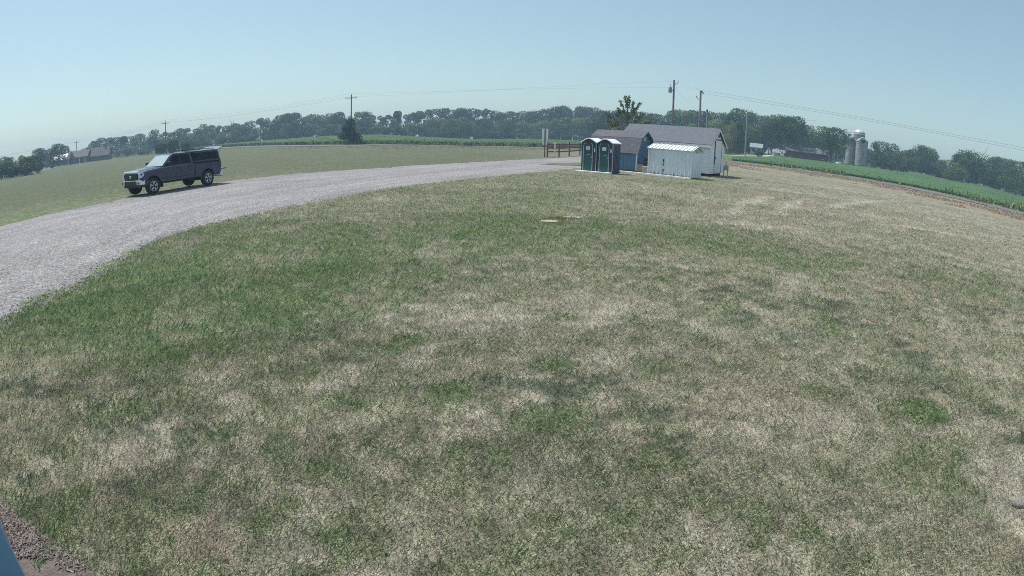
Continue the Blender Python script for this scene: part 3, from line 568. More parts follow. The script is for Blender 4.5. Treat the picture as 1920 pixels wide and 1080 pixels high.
# the pine behind the sheds
def pine():
    X, Y, Z = polar(1178, 178, 78); h = Z; o = thing('pine_tree', 'tall ragged pine with tiered boughs behind the shed roofs', 'tree', (X, Y, 0)); g_ = random.Random(4)
    b = MB(); b.tube([(0, 0, -.1), (.05, 0, h * .5), (-.05, 0, h * .78), (-.18, 0, h * .97)], [.2, .13, .07, .015], 8)
    P, D = [], []
    def sprig(p0, p1, n, sp):
        for _ in range(n):
            t = g_.random() ** .7; q = Vector(p0).lerp(Vector(p1), t); q += Vector((g_.gauss(0, sp), g_.gauss(0, sp), g_.gauss(0, sp * .7))); P.append(q); D.append(Vector((g_.gauss(0, .4), g_.gauss(0, .4), .7)))
    for tier, (zf, ln_, up_) in enumerate([(.31, 4.3, .10), (.37, 4.5, .12), (.45, 3.7, .2), (.50, 3.3, .22), (.54, 2.9, .35), (.60, 2.3, .4), (.65, 1.5, .5)]):
        for k in range(5):
            t = 6.28 * k / 5 + tier * .7 + g_.uniform(-.3, .3); l = ln_ * g_.uniform(.65, 1.08); e = (math.cos(t) * l, math.sin(t) * l, h * zf + l * up_); m_ = (math.cos(t) * l * .5, math.sin(t) * l * .5, h * zf + l * up_ * .3)
            b.tube([(0, 0, h * zf), m_, e], [.05, .035, .012], 5); sprig(m_, e, 130 if tier < 4 else 90, .16)
    for (dx, dy, z0, dx2, z1, n) in [(-.05, 0, .76, -.45, .975, 150), (-.1, .1, .82, .1, .985, 110), (-.5, 0, .74, -1.15, .90, 120), (.5, .1, .74, .75, .90, 110), (.9, 0, .74, 1.75, .885, 130), (-.8, .3, .68, -1.4, .78, 90), (.1, .2, .78, .35, .93, 90), (.3, 0, .70, 1.2, .80, 100)]:
        p0, p1 = (dx, dy, h * z0), (dx2, dy, h * z1); b.tube([(dx * .3, 0, h * z0 - .35), p0, p1], [.04, .03, .01], 5); sprig(p0, p1, n, .12)
    b.build('trunk', BARK, o, smooth=40)
    V, Q = leaf_cloud(np.array([tuple(p) for p in P]), np.array([tuple(d) for d in D]), .21, 77); c = np.repeat(np.random.default_rng(3).uniform(.5, 1.7, len(P))[:, None], 4, 0) * np.array((1.15, 1.1, .8))
    np_mesh('foliage', V, Q, FOL['needle'], c, o)
pine()

# ------------------------------------------------------------------ sheds and toilets
BETA = R(-38)
WHITE = mat('white_vinyl', (.80, .83, .88), .55, var=.05, scale=2); TRIMW = mat('white_trim', (.74, .75, .76), .5, var=.04, scale=3)
BLUE = mat('blue_siding', (.10, .20, .31), .6, var=.08, scale=2); DARK = mat('near_black', (.012, .013, .015), .6, var=.2, scale=5)
SHING = mat('grey_shingle', (.138, .152, .182), .95, var=.22, scale=5, bump=.7, bscale=30, stretch=(1, 1, 2)); SHING2 = mat('brown_shingle', (.125, .124, .145), .95, var=.28, scale=5, bump=.7, bscale=30)
TIMB = mat('weathered_timber', (.155, .070, .060), .9, var=.3, scale=5, stretch=(1, 1, .15))
CONC = mat('concrete', (.52, .50, .47), .9, var=.15, scale=3, bump=.3, bscale=30)

def big_shed():
    x, y = at(1328.3, 331.2); Ln, D, E, P = 7.5, 3.6, 2.42, 3.56
    o = thing('storage_shed', 'large white clapboard shed with grey shingle gable roof', 'shed', (x, y, 0), BETA); z0 = .2
    f = MB(); k = 0.115; z = z0; sec = []
    while z < E - .01: sec += [(-.002, z), (-.022, z + .004), (-.004, min(z + k, E))]; z += k
    prof = [(p[0], p[1]) for p in sec] + [(.1, E), (.1, z0)]
    f.prism(prof, 'x', -Ln, 0); f.prism([(D - p[0], p[1]) for p in prof], 'x', -Ln, 0); f.build('side_wall', WHITE, o)
    for xx, s in ((-.0, 1), (-Ln, -1)):
        e = MB(); z = z0
        while z < P - .12:
            def half(zz): return D / 2 if zz <= E else D / 2 * max(.02, (P - .06 - zz) / (P - .06 - E))
            z1 = min(z + k, P - .12); ya, yb = D / 2 - half(z) + .02, D / 2 + half(z) - .02; yc, yd = D / 2 - half(z1) + .02, D / 2 + half(z1) - .02
            e.add([(xx + s * .022, ya, z), (xx + s * .022, yb, z), (xx + s * .002, yd, z1), (xx + s * .002, yc, z1), (xx - s * .08, ya, z), (xx - s * .08, yb, z), (xx - s * .08, yd, z1), (xx - s * .08, yc, z1)],
                  [(0, 1, 2, 3), (4, 7, 6, 5), (0, 4, 5, 1), (1, 5, 6, 2), (2, 6, 7, 3), (3, 7, 4, 0)]); z += k
        e.build('gable_wall', WHITE, o)
    r = MB(); sl_ = (P - E) / (D / 2); ov = .28
    for s in (0, 1):
        q = lambda yy: yy if s == 0 else D - yy
        r.slab([(-Ln - .2, q(-ov), E - ov * sl_ + .07), (.2, q(-ov), E - ov * sl_ + .07), (.2, D / 2, P + .07), (-Ln - .2, D / 2, P + .07)], (0, 0, .05))
    rf = r.build('roof', SHING, o)
    t = MB()
    for s in (0, 1):
        q = lambda yy: yy if s == 0 else D - yy
        ya, yb = sorted((q(-ov - .005), q(-ov + .025))); t.box(-Ln - .2, .2, ya, yb, E - ov * sl_ - .1, E - ov * sl_ + .075)
        for xx in (.17, -Ln - .2): t.slab([(xx, q(-ov), E - ov * sl_ - .09), (xx + .03, q(-ov), E - ov * sl_ - .09), (xx + .03, D / 2, P - .09), (xx, D / 2, P - .09)], (0, 0, .15))
    t.build('fascia', TRIMW, o)
    for xx, yy in ((0, 0), (0, D), (-Ln, 0), (-Ln, D)): MB().box(xx - .05, xx + .035, yy - .035 if yy == 0 else yy - .05, yy + .05 if yy == 0 else yy + .035, z0, E - .02).build('corner_trim', TRIMW, o)
    d = MB().box(.026, .055, 1.15, 2.75, .26, 2.75).build('door', TRIMW, o, bevel=.006)
    fr_ = MB().box(.03, .068, 1.06, 1.145, .9, 3.0).box(.03, .068, 2.755, 2.83, .25, 3.0).box(.03, .068, 1.145, 2.755, 2.76, 2.84).build('door_frame', mat('dark_trim', (.05, .055, .065), .6), o)
    MB().box(.03, .075, 1.5, 2.2, 3.0, 3.22).build('gable_vent', mat('dark_trim'), o)
    MB().box(.055, .085, 1.22, 1.27, 1.3, 1.5).build('handle', DARK, d)
    MB().box(-Ln + .1, -.1, .35, .5, 0, .2).box(-Ln + .1, -.1, D - .5, D - .35, 0, .2).build('skid', TIMB, o)
def barn():
    x, y = at(1192.5, 322); Ln, D = 4.0, 2.6
    o = thing('barn_shed', 'blue gambrel roofed barn shed with white corner boards', 'shed', (x, y, 0), BETA)
    out = [(0, .06), (D, .06), (D, 1.38), (D - .45, 2.38), (D / 2, 2.86), (.45, 2.38), (0, 1.38)]
    w_ = MB().prism(out, 'x', -Ln, 0)
    for k in range(13):
        xx = -Ln + .15 + k * .305; w_.box(xx, xx + .03, -.014, -.001, .07, 1.36)
    for k in range(8):
        yy = .18 + k * .31; top = np.interp(yy, [0, .45, D / 2, D - .45, D], [1.38, 2.38, 2.86, 2.38, 1.38]) - .06; w_.box(.001, .014, yy, yy + .03, .07, top)
    w_.build('wall', BLUE, o)
    ro = [(-.2, 1.30), (.40, 2.44), (D / 2, 2.95), (D - .40, 2.44), (D + .2, 1.30)]; r = MB()
    for i in range(4):
        a, b = ro[i], ro[i + 1]; nx, nz = -(b[1] - a[1]), (b[0] - a[0]); l = math.hypot(nx, nz); dn_ = (0, nx / l * .05, nz / l * .05)
        r.slab([(-Ln - .12, a[0], a[1]), (.22, a[0], a[1]), (.22, b[0], b[1]), (-Ln - .12, b[0], b[1])], dn_)
    r.build('roof', SHING2, o)
    e = MB()
    for i in range(4):
        a, b = ro[i], ro[i + 1]; e.slab([(.225, a[0], a[1] - .07), (.25, a[0], a[1] - .07), (.25, b[0], b[1] - .07), (.225, b[0], b[1] - .07)], (0, 0, .13))
    e.build('barge_board', mat('navy_trim', (.05, .10, .16), .6), o)
    MB().box(-.06, .03, -.03, .06, .05, 1.36).build('corner_trim', TRIMW, o); MB().box(-.05, .03, D - .06, D + .03, .05, 1.36).build('corner_trim', TRIMW, o)
    MB().box(.016, .04, D / 2 - .16, D / 2 + .02, 2.28, 2.56).build('vent', TRIMW, o)
def metal_shed():
    x, y = at(1294.8, 336); Ln, D, E, P = 3.2, 1.75, 1.84, 2.12; b = R(-40)
    o = thing('metal_shed', 'small white ribbed metal shed with bright roof before the large shed', 'shed', (x, y, 0), b)
    WM = mat('white_sheet_metal', (.70, .75, .80), .45, var=.10, scale=1.5, stretch=(1, 1, .3)); RM = mat('white_roof_metal', (.80, .82, .81), .4, var=.08, scale=2)
    def ribs(L0, L1, step=.3):
        p = []; t = L0
        while t < L1 - .01:
            p += [(t, 0), (t + step * .42, 0), (t + step * .5, -.03), (t + step * .58, 0)]; t += step
        return p + [(L1, 0)]
    f = MB(); pr = ribs(-Ln, 0, .29); f.prism([(p[0], p[1]) for p in pr] + [(0, .03), (-Ln, .03)], 'z', .05, E); f.build('front_wall', WM, o)
    MB().prism([(p[0], D - p[1]) for p in pr] + [(0, D - .03), (-Ln, D - .03)], 'z', .05, E).build('back_wall', WM, o)
    for xx, s in ((0, 1), (-Ln, -1)):
        e = MB().prism([(.03, .05), (D - .03, .05), (D - .03, E), (D / 2, P - .05), (.03, E)], 'x', xx - .015, xx + .015)
        for k in range(5): e.box(min(xx, xx + s * .03), max(xx, xx + s * .03) + .001, .18 + k * .33, .22 + k * .33, .06, E)
        e.build('end_wall', WM, o)
    r = MB()
    for s in (0, 1):
        q = lambda yy: yy if s == 0 else D - yy
        r.slab([(-Ln - .08, q(-.1), E - .03), (.1, q(-.1), E - .03), (.1, D / 2, P), (-Ln - .08, D / 2, P)], (0, 0, .03))
        for k in range(12):
            xx = -Ln - .06 + k * .294; r.slab([(xx, q(-.105), E + .004), (xx + .04, q(-.105), E + .004), (xx + .04, D / 2, P + .034), (xx, D / 2, P + .034)], (0, 0, .045))
    r.build('roof', RM, o)
    r2 = MB()
    for s in (0, 1):
        q = lambda yy: yy if s == 0 else D - yy; r2.slab([(.105, q(-.1), E - .09), (.125, q(-.1), E - .09), (.125, D / 2, P - .05), (.105, D / 2, P - .05)], (0, 0, .09))
    r2.build('roof_edge', mat('grey_metal', (.35, .37, .38), .5, metal=.3), o)
    MB().box(-.05, .02, -.035, .03, .03, E - .03).build('corner_post', TRIMW, o); MB().box(-.03, .02, D - .03, D + .035, .03, E - .03).build('corner_post', TRIMW, o); MB().box(-Ln - .02, -Ln + .05, -.035, .03, .03, E - .03).build('corner_post', TRIMW, o)
    for z_, h_ in ((.92, .24), (.70, .17), (.28, .20)): MB().prism([(-2.06, z_), (-2.0, z_ + .03), (-1.99, z_ + h_), (-2.07, z_ + h_ * .85)], 'y', -.05, -.032).build('dark_hole', DARK, o)
    MB().box(.032, .05, D * .35, D * .62, 1.72, 1.90).build('vent', mat('grey_metal'), o)
    rs = [(-Ln + .02, .055)] + [(-.02, .055)] + [(-.02 - k * .072, .075 + (.19 if k % 4 == 1 else .04) * (.4 + .6 * ((k * 7) % 5) / 4)) for k in range(44)]
    MB().prism(rs, 'y', -.0335, -.0315).build('rust_stain', mat('rust', (.20, .17, .15), .9), o)
def toilets():
    x, y = at(1088, 322); b = R(-36); W, Dp, Hh = 1.17, 1.15, 2.10
    GR = mat('dark_green_plastic', (.014, .085, .085), .45, var=.08, scale=3); NV = mat('dark_navy_plastic', (.024, .042, .075), .5, var=.08, scale=3); GY = mat('grey_plastic_trim', (.36, .40, .44), .5, var=.05); WR = mat('translucent_white_roof', (.86, .87, .86), .4, var=.03)
    def make(label):
        o = thing('portable_toilet', label, 'portable toilet', (x, y, 0), b, 'portable toilets')
        MB().box(.02, W - .02, .03, Dp, .1, Hh - .10).build('cabin', NV, o, bevel=.02)
        MB().box(0, W, -.01, Dp + .02, .03, .13).build('skid_base', DARK, o, bevel=.01)
        n = 16; sh = []
        for k in range(n + 1):
            t = k / n; sh.append((W * t, Hh - .10 + .25 * math.sin(math.pi * t) ** 1.25))
        r = MB().prism([(-.03, Hh - .14)] + [(-.03, Hh - .09)] + [(p[0] * 1.0, p[1] + .035) for p in sh] + [(W + .03, Hh - .09), (W + .03, Hh - .14)], 'y', -.05, Dp + .05); r.build('roof', WR, o, smooth=40, bevel=.015)
        MB().prism([(.03, Hh - .14)] + [(p[0] * .94 + .035, p[1] - .03) for p in sh] + [(W - .03, Hh - .14)], 'y', -.062, -.05).build('roof_arch', DARK, o)
        x0, x1, zt = .20, .88, 1.98; rc = .22
        dp = [(x0, .14), (x1, .14), (x1, zt - rc)] + [(x1 - rc + rc * math.cos(t), zt - rc + rc * math.sin(t)) for t in np.linspace(0, math.pi / 2, 6)] + [(x0 + rc + rc * math.cos(t), zt - rc + rc * math.sin(t)) for t in np.linspace(math.pi / 2, math.pi, 6)]
        d = MB().prism(dp, 'y', -.012, .03).build('door', GR, o, bevel=.005)
        up_ = [(px_, z_) for px_, z_ in dp if z_ > 1.2]; MB().prism([(x0 + .07, 1.30), (x1 - .07, 1.30), (x1 - .07, 1.80), (x1 - .2, 1.91), (x0 + .2, 1.91), (x0 + .07, 1.80)], 'y', -.022, -.013).build('upper_panel', NV, d)
        fm = MB(); w_ = .045; cx = (x0 + x1) / 2; m_ = zt / 2
        inner = [(px_, z_) for px_, z_ in dp if not (z_ < .2)]
        path = [(x1, .13), (x1, zt - rc)] + [(x1 - rc + rc * math.cos(t), zt - rc + rc * math.sin(t)) for t in np.linspace(.15, math.pi / 2, 7)] + [(x0 + rc + rc * math.cos(t), zt - rc + rc * math.sin(t)) for t in np.linspace(math.pi / 2, math.pi - .15, 7)] + [(x0, zt - rc), (x0, .13)]
        fm.tube([(p[0], -.016, p[1]) for p in path], .026, 6); fm.build('door_frame', GY, o, smooth=50)
        s = MB().box(.40, .68, -.034, -.024, 1.50, 1.72).build('notice', mat('paper_white', (.75, .77, .78), .7, var=.02), d)
        MB().box(.45, .63, -.037, -.0345, 1.655, 1.675).box(.45, .60, -.037, -.0345, 1.61, 1.628).box(.47, .62, -.037, -.0345, 1.565, 1.583).build('notice_text', mat('grey_ink', (.25, .27, .32), .8), s)
        MB().box(.97, 1.05, -.002, .02 , 1.38, 1.62).build('side_label', mat('paper_white'), o)
        MB().box(.80, .86, -.045, -.013, .98, 1.08).build('latch', GY, d)
        MB().box(.50, .74, -.02, -.013, 1.16, 1.20).build('door_strip', GY, d)
        MB().box(W - .045, W - .005, -.012, .03, .13, Hh - .14).build('corner_strip', GY, o)
        rb = MB()
        for k in range(5): rb.box(W - .022, W - .008, .16 + k * .2, .2 + k * .2, .2, Hh - .25)
        rb.build('side_rib', NV, o)
        return o
    a = make('dark green portable toilet with white roof, the one beside the gravel drive'); u = Vector((math.cos(b), math.sin(b), 0))
    c = copy_thing(a, Vector(a.location) + u * (W + .03), b, 'dark green portable toilet with white roof, the one beside the blue shed')
    pd = MB().box(-.28, 2 * W + .02, -.32, .1, 0, .10).build('concrete_pad', mat('white_concrete', (.85, .85, .83), .8, var=.08, scale=4), None, bevel=.01); pd.location = a.location; pd.rotation_euler = (0, 0, b); tag(pd, 'long white pad under the fronts of both portable toilets', 'pad')
big_shed(); barn(); metal_shed(); toilets()
p0, p1 = Vector((*at(1160, 323), 0)), Vector((*at(1294, 337), 0)); d = p1 - p0
tb = MB().box(0, d.length, -.09, .09, 0, .12).build('white_timber', mat('white_painted_timber', (.85, .86, .85), .7, var=.08, scale=4), bevel=.01); tb.location = p0; tb.rotation_euler = (0, 0, math.atan2(d.y, d.x)); tag(tb, 'long white timber on the ground from toilets to metal shed', 'timber')
# blocks and the dark machine between the sheds
bx, by = at(1199, 324)
for k, (px, py, sx, sz, lab) in enumerate([(1200, 323, .55, .55, 'pale stone block between blue barn and metal shed, the outer one'), (1212, 325, .62, .48, 'pale stone block with the dark machine standing on it')]):
    q = at(px, py); m_ = MB().box(-sx / 2, sx / 2, 0, .4, 0, sz)
    o = m_.build('stone_block', mat('pale_block', (.38, .35, .33), .95, var=.25, scale=4, bump=.4), bevel=.025); o.location = (q[0], q[1] + .2, 0); o.rotation_euler = (0, 0, BETA); tag(o, lab, 'block')
def machine():
    q = at(1212, 324); o = thing('garden_machine', 'dark wheeled garden machine standing on a pale block by the metal shed', 'machine', (q[0] + .05, q[1] + .35, .48), R(-20))
    MB().box(-.2, .2, -.12, .12, .12, .42).box(-.12, .14, -.1, .1, .42, .58).build('engine', DARK, o, bevel=.03)
    for s in (-1, 1):
        MB().lathe([(.02, -.05), (.15, -.05), (.18, 0), (.15, .05), (.02, .05)], (0.02, s * .2, .18), 'y', 18).build('wheel', mat('black_rubber', (.02, .02, .022), .85), o, smooth=40)
    MB().tube([(-.1, .12, .4), (-.32, .14, .72), (-.42, .14, .78)], .022, 6).tube([(-.1, -.12, .4), (-.32, -.14, .72), (-.42, -.14, .78)], .022, 6).tube([(-.32, -.14, .72), (-.32, .14, .72)], .018, 6).build('handlebar', mat('near_black'), o)
machine()
# meter pedestal
q = at(1360, 333); o = thing('meter_pedestal', 'grey electric meter box on two short posts beside the white shed', 'meter', (q[0], q[1], 0), R(-25)); ZN = mat('galvanised_steel', (.36, .38, .40), .5, metal=.4, var=.15)
for s in (-1, 1): MB().box(s * .14 - .04, s * .14 + .04, -.04, .04, -.05, .62).build('post', ZN, o, bevel=.008)
bx_ = MB().box(-.2, .2, -.11, .11, .55, .92).build('meter_box', ZN, o, bevel=.015); MB().lathe([(.01, .0), (.09, .0), (.09, .05), (.07, .09), (.01, .1)], (0, -.2, .74), 'y', 16).build('dial', mat('dial_glass', (.25, .27, .3), .15), bx_, smooth=40)
MB().tube([(0, 0, .92), (0, 0, 1.06), (0, 0, 1.12)], [.06, .06, .03], 10).build('conduit_cap', ZN, o, smooth=40)
# lids in the lawn, stone
for k, (px, py, sx, sy, rz, lab) in enumerate([(1032, 416, .5, .42, .3, 'pale weathered concrete cover in the lawn, yellowed at its rim'), (1074, 409, .66, .4, .2, 'grey concrete cover in the lawn, the one farther from the drive')]):
    q = at(px, py); n = 14; pts = [(sx / 2 * math.cos(t) * (1 + .12 * math.sin(3 * t + k)), sy / 2 * math.sin(t) * (1 + .1 * math.cos(2 * t))) for t in np.linspace(0, 2 * math.pi, n, endpoint=False)]
    o = MB().prism(pts, 'z', -.05, .03).build('concrete_cover', mat('lid_concrete_%d' % k, ((.40, .36, .31), (.30, .29, .30))[k], .9, var=.3, scale=5, bump=.5), bevel=.012); o.location = (q[0], q[1], 0); o.rotation_euler = (0, 0, rz); tag(o, lab, 'cover', 'concrete covers in the lawn')
q = at(1052, 411.5); n = 420; t = RNG.normal(0, 1, (n, 2)) * np.array((.42, .18)); blades('yellow_grass', q[0] + t[:, 0], q[1] + t[:, 1] + t[:, 0] * .5, np.array((.24, .24, .05)) * RNG.uniform(.6, 1.3, (n, 1)), RNG.uniform(.04, .09, n), RNG.uniform(.015, .03, n), GB, label='yellowish mossy grass round the concrete lids', cat='grass')
def stone():
    bm = bmesh.new(); bmesh.ops.create_icosphere(bm, subdivisions=3, radius=1)
    for v in bm.verts:
        f = .85 + .3 * float(fbm(np.array([v.co.x * 2 + v.co.z]), np.array([v.co.y * 2 - v.co.z]), 1.0, 5, 3)[0]); v.co = Vector((v.co.x * .075 * f, v.co.y * .045 * f, v.co.z * .04 * f))
    me = bpy.data.meshes.new('stone'); bm.to_mesh(me); bm.free(); me.materials.append(mat('field_stone', (.27, .25, .23), .95, var=.3, scale=25, bump=.5, bscale=60)); o = bpy.data.objects.new('stone', me); COL.objects.link(o)
    q = at(1904, 946); o.location = (q[0], q[1], .014); o.rotation_euler = (0, .05, R(-55)); tag(o, 'grey fist sized stone lying in the dry lawn', 'stone')
stone()

# ------------------------------------------------------------------ fence, sign, poles, wires
FX = [at(*p) for p in [(1026, 295), (1048, 294.5), (1067, 293), (1087, 291), (1108, 289.5), (1130, 288.5)]]
o = thing('rail_fence', 'dark brown three rail wooden fence at the end of the drive', 'fence', (FX[0][0], FX[0][1], 0)); f0 = Vector((*FX[0], 0))
for i, q in enumerate(FX):
    v = Vector((*q, 0)) - f0; MB().box(v.x - .075, v.x + .075, v.y - .075, v.y + .075, 0, (1.72, 1.5, 1.72, 1.65, 1.6, 1.6)[i]).build('post', TIMB, o, bevel=.01)
for zr in (.62, 1.03, 1.42):
    for i in range(len(FX) - 1):
        a, b = Vector((*FX[i], 0)) - f0, Vector((*FX[i + 1], 0)) - f0; n_ = (b - a).normalized().cross(Vector((0, 0, 1))) * .10
        MB().slab([a + n_ + Vector((0, 0, zr - .07)), b + n_ + Vector((0, 0, zr - .07)), b + n_ + Vector((0, 0, zr + .07)), a + n_ + Vector((0, 0, zr + .07))], n_ * .4).build('rail', TIMB, o)
q = at(1040, 295.2); o = MB().tube([(0, 0, 0), (0, 0, 1.62), (0, 0, 1.66)], [.055, .055, .03], 10).build('marker_post', TRIMW, smooth=40); o.location = (q[0], q[1], 0); tag(o, 'slim white post standing before the brown rail fence', 'post')
q = at(1021, 295.3); o = thing('road_sign', 'back of two white sign boards on a brown post at the fence', 'sign', (q[0], q[1], 0), R(4)); MB().box(-.055, .055, -.06, .06, 0, 3.05).build('post', TIMB, o, bevel=.01)
SB = mat('sign_back', (.82, .84, .86), .5, var=.04)
MB().box(-.34, .34, .065, .085, 2.02, 3.1).build('upper_board', SB, o, bevel=.01); MB().prism([(-.25, 1.35), (.25, 1.35), (.27, 1.9), (.31, 2.0), (-.31, 2.0), (-.27, 1.9)], 'y', .065, .083).build('lower_board', SB, o)
POLE = mat('pole_wood', (.17, .155, .145), .9, var=.25, scale=3, stretch=(1, 1, .1)); STEEL = mat('insulator_steel', (.22, .23, .24), .5, metal=.3)
def cross_pole(px, top, r, label, arm=2.4, rz=0, h0=None):
    X, Y, Z = polar(px, top, r); zb = float(terrain(X, Y)); h = Z - zb; o = thing('utility_pole', label, 'utility pole', (X, Y, zb), rz, 'utility poles along the road')
    MB().tube([(0, 0, -.2), (0, 0, h)], [.17, .12], 10).build('pole', POLE, o, smooth=40); MB().box(-arm / 2, arm / 2, -.16, -.05, h - .75, h - .60).build('crossarm', POLE, o)
    ins = []
    for s in (-.48, .48):
        MB().tube([(s * arm, -.1, h - .6), (s * arm, -.1, h - .42), (s * arm, -.1, h - .36)], [.05, .07, .03], 8).build('insulator', STEEL, o); ins.append(o.location + Matrix.Rotation(rz, 3, 'Z') @ Vector((s * arm, -.1, h - .38)))
    MB().tube([(0, 0, h), (0, 0, h + .3)], [.04, .03], 6).build('insulator', STEEL, o); ins.append(o.location + Vector((0, 0, h + .3)))
    return ins
pA = cross_pole(659, 178, 124, 'utility pole with crossarm beside the dark cedar', 2.5, R(10)); pB = cross_pole(310, 227, 178, 'utility pole with crossarm above the thicket behind the truck', 2.3, R(40)); pC = cross_pole(143, 264, 246, 'utility pole with crossarm by the brown roofed farmhouse', 2.3, R(40)); 
X, Y, Z = polar(-120, 285, 330); pD = [Vector((X, Y, 10))] * 3
def plain_pole(px, top, r, label, parts, rad=.15, m=POLE, zt=None):
    X, Y, Z = polar(px, top, r); zb = float(terrain(X, Y)); h = Z - zb; o = thing('utility_pole', label, 'utility pole', (X, Y, zb), 0)
    MB().tube([(0, 0, -.2), (0, 0, h)], [rad, rad * .75], 10).build('pole', m, o, smooth=40); parts(o, h); return o.location + Vector((0, 0, h)), o
def pp1(o, h):
    t_ = MB().lathe([(.02, h - 1.75), (.22, h - 1.75), (.25, h - 1.7), (.25, h - 1.05), (.22, h - 1.0), (.02, h - .98)], (-.5, 0, 0), 'z', 16).build('transformer', mat('grey_transformer', (.26, .27, .28), .5, var=.05), o, smooth=40)
    MB().tube([(-.5, 0, h - 1.0), (-.5, 0, h - .6)], .035, 6).build('bushing', STEEL, t_); MB().box(-.3, -.08, -.04, .04, h - 1.5, h - 1.4).build('bracket', STEEL, o)
    MB().tube([(0, 0, h - .3), (.35, 0, h - .55), (.5, 0, h - .45), (.62, 0, h - .05)], [.035, .035, .06, .05], 6).build('fuse_arm', STEEL, o)
def pp2(o, h):
    MB().slab([(-.02, -.1, h - .02), (.38, -.1, h - .42), (.42, -.1, h - .32), (.08, -.1, h + .04)], (0, .14, 0)).build('bracket', mat('near_black'), o)
    MB().tube([(-.1, 0, h - 1.15), (-.4, 0, h - 1.12), (-.55, 0, h - .85), (-.6, 0, h - .72)], [.03, .04, .06, .03], 6).build('insulator', STEEL, o); MB().tube([(-.75, 0, h + .28), (-.65, 0, h + .28)], .05, 6).tube([(-.1, 0, h), (-.7, 0, h + .28)], .012, 5).build('standoff', STEEL, o)
def pp3(o, h): MB().lathe([(.01, h - .3), (.12, h - .28), (.13, h), (.01, h + .1)], (0, 0, 0), 'z', 10).build('cap', mat('near_black'), o)
t1, _ = plain_pole(1264, 150, 76, 'tall utility pole with a round grey transformer behind the large shed', pp1, .16)
t2, _ = plain_pole(1314, 170, 74, 'utility pole with an angled dark bracket behind the large shed', pp2, .16, mat('pole_wood_red', (.22, .195, .19), .9, var=.25, scale=3, stretch=(1, 1, .1)))
t3, o3 = plain_pole(1326, 206, 76, 'slim grey pole with a dark cap behind the large shed', pp3, .075, mat('galvanised_steel')); MB().box(-.75, -.1, -.1, .1, 3.6, 3.8).build('shelf_box', mat('near_black'), o3)
t4, o4 = plain_pole(1401, 213, 128, 'thin grey utility pole at the edge of the bean field', lambda o, h: MB().box(-.07, .07, -.12, -.05, h - .6, h - .1).build('bracket', STEEL, o), .15, mat('pole_grey', (.33, .33, .32), .9, var=.2, scale=2))
WIRE = mat('wire', (.26, .29, .31), .6)
def wire(a, b, sag, label, rad=.016, group='overhead wires'):
    a, b = Vector(a), Vector(b); pts = []
    for i in range(25):
        t = i / 24; p = a.lerp(b, t); p.z -= sag * 4 * t * (1 - t); pts.append(p - a)
    o = MB().tube(pts, rad * .68, 5).build('overhead_wire', WIRE); o.location = a; tag(o, label, 'wire', group)
for i, nm in enumerate(('near', 'far', 'top')):
    wire(pA[i], pB[i], 1.2, 'thin overhead wire from the cedar pole to the thicket pole, %s strand' % nm); wire(pB[i], pC[i], 1.2, 'thin overhead wire from the thicket pole to the farmhouse pole, %s strand' % nm, .02)
    wire(pC[i], pD[i] + Vector((i, 0, 0)), 1.5, 'thin overhead wire from the farmhouse pole out of frame, %s strand' % nm, .022)
wire(pA[2], t2 + Vector((-.7, 0, .28)), .8, 'long faint overhead wire from the cedar pole to the bracket pole', .016); wire(pA[0], t1 + Vector((.6, 0, -.1)), 1.0, 'long faint overhead wire from the cedar pole to the transformer pole', .014)
X, Y, Z = polar(1990, 290, 84); e1 = Vector((X, Y, Z)); X, Y, Z = polar(1990, 296, 84); e2 = Vector((X, Y, Z))
wire(t2 + Vector((.1, -.1, .05)), e1, .9, 'upper of the two wires sweeping down from the bracket pole', .022); wire(t2 + Vector((.35, -.1, -.35)), e2, .75, 'lower of the two wires sweeping down from the bracket pole', .022)
wire(t1 + Vector((0, 0, -.9)), t2 + Vector((0, 0, -2.9)), .25, 'short slack wire between transformer pole and bracket pole', .014)
X, Y, Z = polar(1530, 226, 160); wire(t4, (X, Y, Z), .4, 'faint wire from the thin grey pole toward the farmyard giant tree', .025)

# ------------------------------------------------------------------ farms in the distance
def house(name, label, px, r, rz, Ln, D, E, P, wm, rm, chim=False, wins=0, cat='house'):
    X, Y, _ = polar(px, 280, r); zb = float(terrain(X, Y)) - .05; o = thing(name, label, cat, (X, Y, zb), rz)
    MB().prism([(-D / 2, 0), (D / 2, 0), (D / 2, E), (0, P - .05), (-D / 2, E)], 'x', -Ln / 2, Ln / 2).build('wall', wm, o); r_ = MB(); sl_ = (P - E) / (D / 2)
    for s in (-1, 1): r_.slab([(-Ln / 2 - .4, s * (D / 2 + .5), E - .5 * sl_ + .03), (Ln / 2 + .4, s * (D / 2 + .5), E - .5 * sl_ + .03), (Ln / 2 + .4, 0, P + .03), (-Ln / 2 - .4, 0, P + .03)], (0, 0, .18))
    rf = r_.build('roof', rm, o)
    if chim: MB().box(Ln * .2, Ln * .2 + .7, -.35, .35, P - .5, P + 1.0).build('chimney', mat('dull_brick', (.2, .13, .11), .9), rf)
    for k in range(wins):
        xx = -Ln / 2 + Ln * (k + .5) / wins; wdw = MB().box(xx - .5, xx + .5, -D / 2 - .05, -D / 2 - .003, E * .35, E * .78).build('window', mat('window_dark', (.03, .035, .045), .1), o)
        MB().box(xx - .58, xx + .58, -D / 2 - .07, -D / 2 - .052, E * .31, E * .345).build('sill', TRIMW, wdw)
    return o
FW = mat('far_white_boards', (.46, .49, .50), .8, var=.08, scale=.6)
BW = mat('brown_boards', (.12, .10, .10), .9, var=.15, scale=.6); BRF = mat('brown_roof', (.135, .118, .112), .9, var=.15, scale=.7); RW = mat('dark_red_boards', (.16, .06, .065), .9, var=.2, scale=.5); GRF = mat('green_grey_roof', (.12, .145, .14), .7, var=.1, scale=.5)
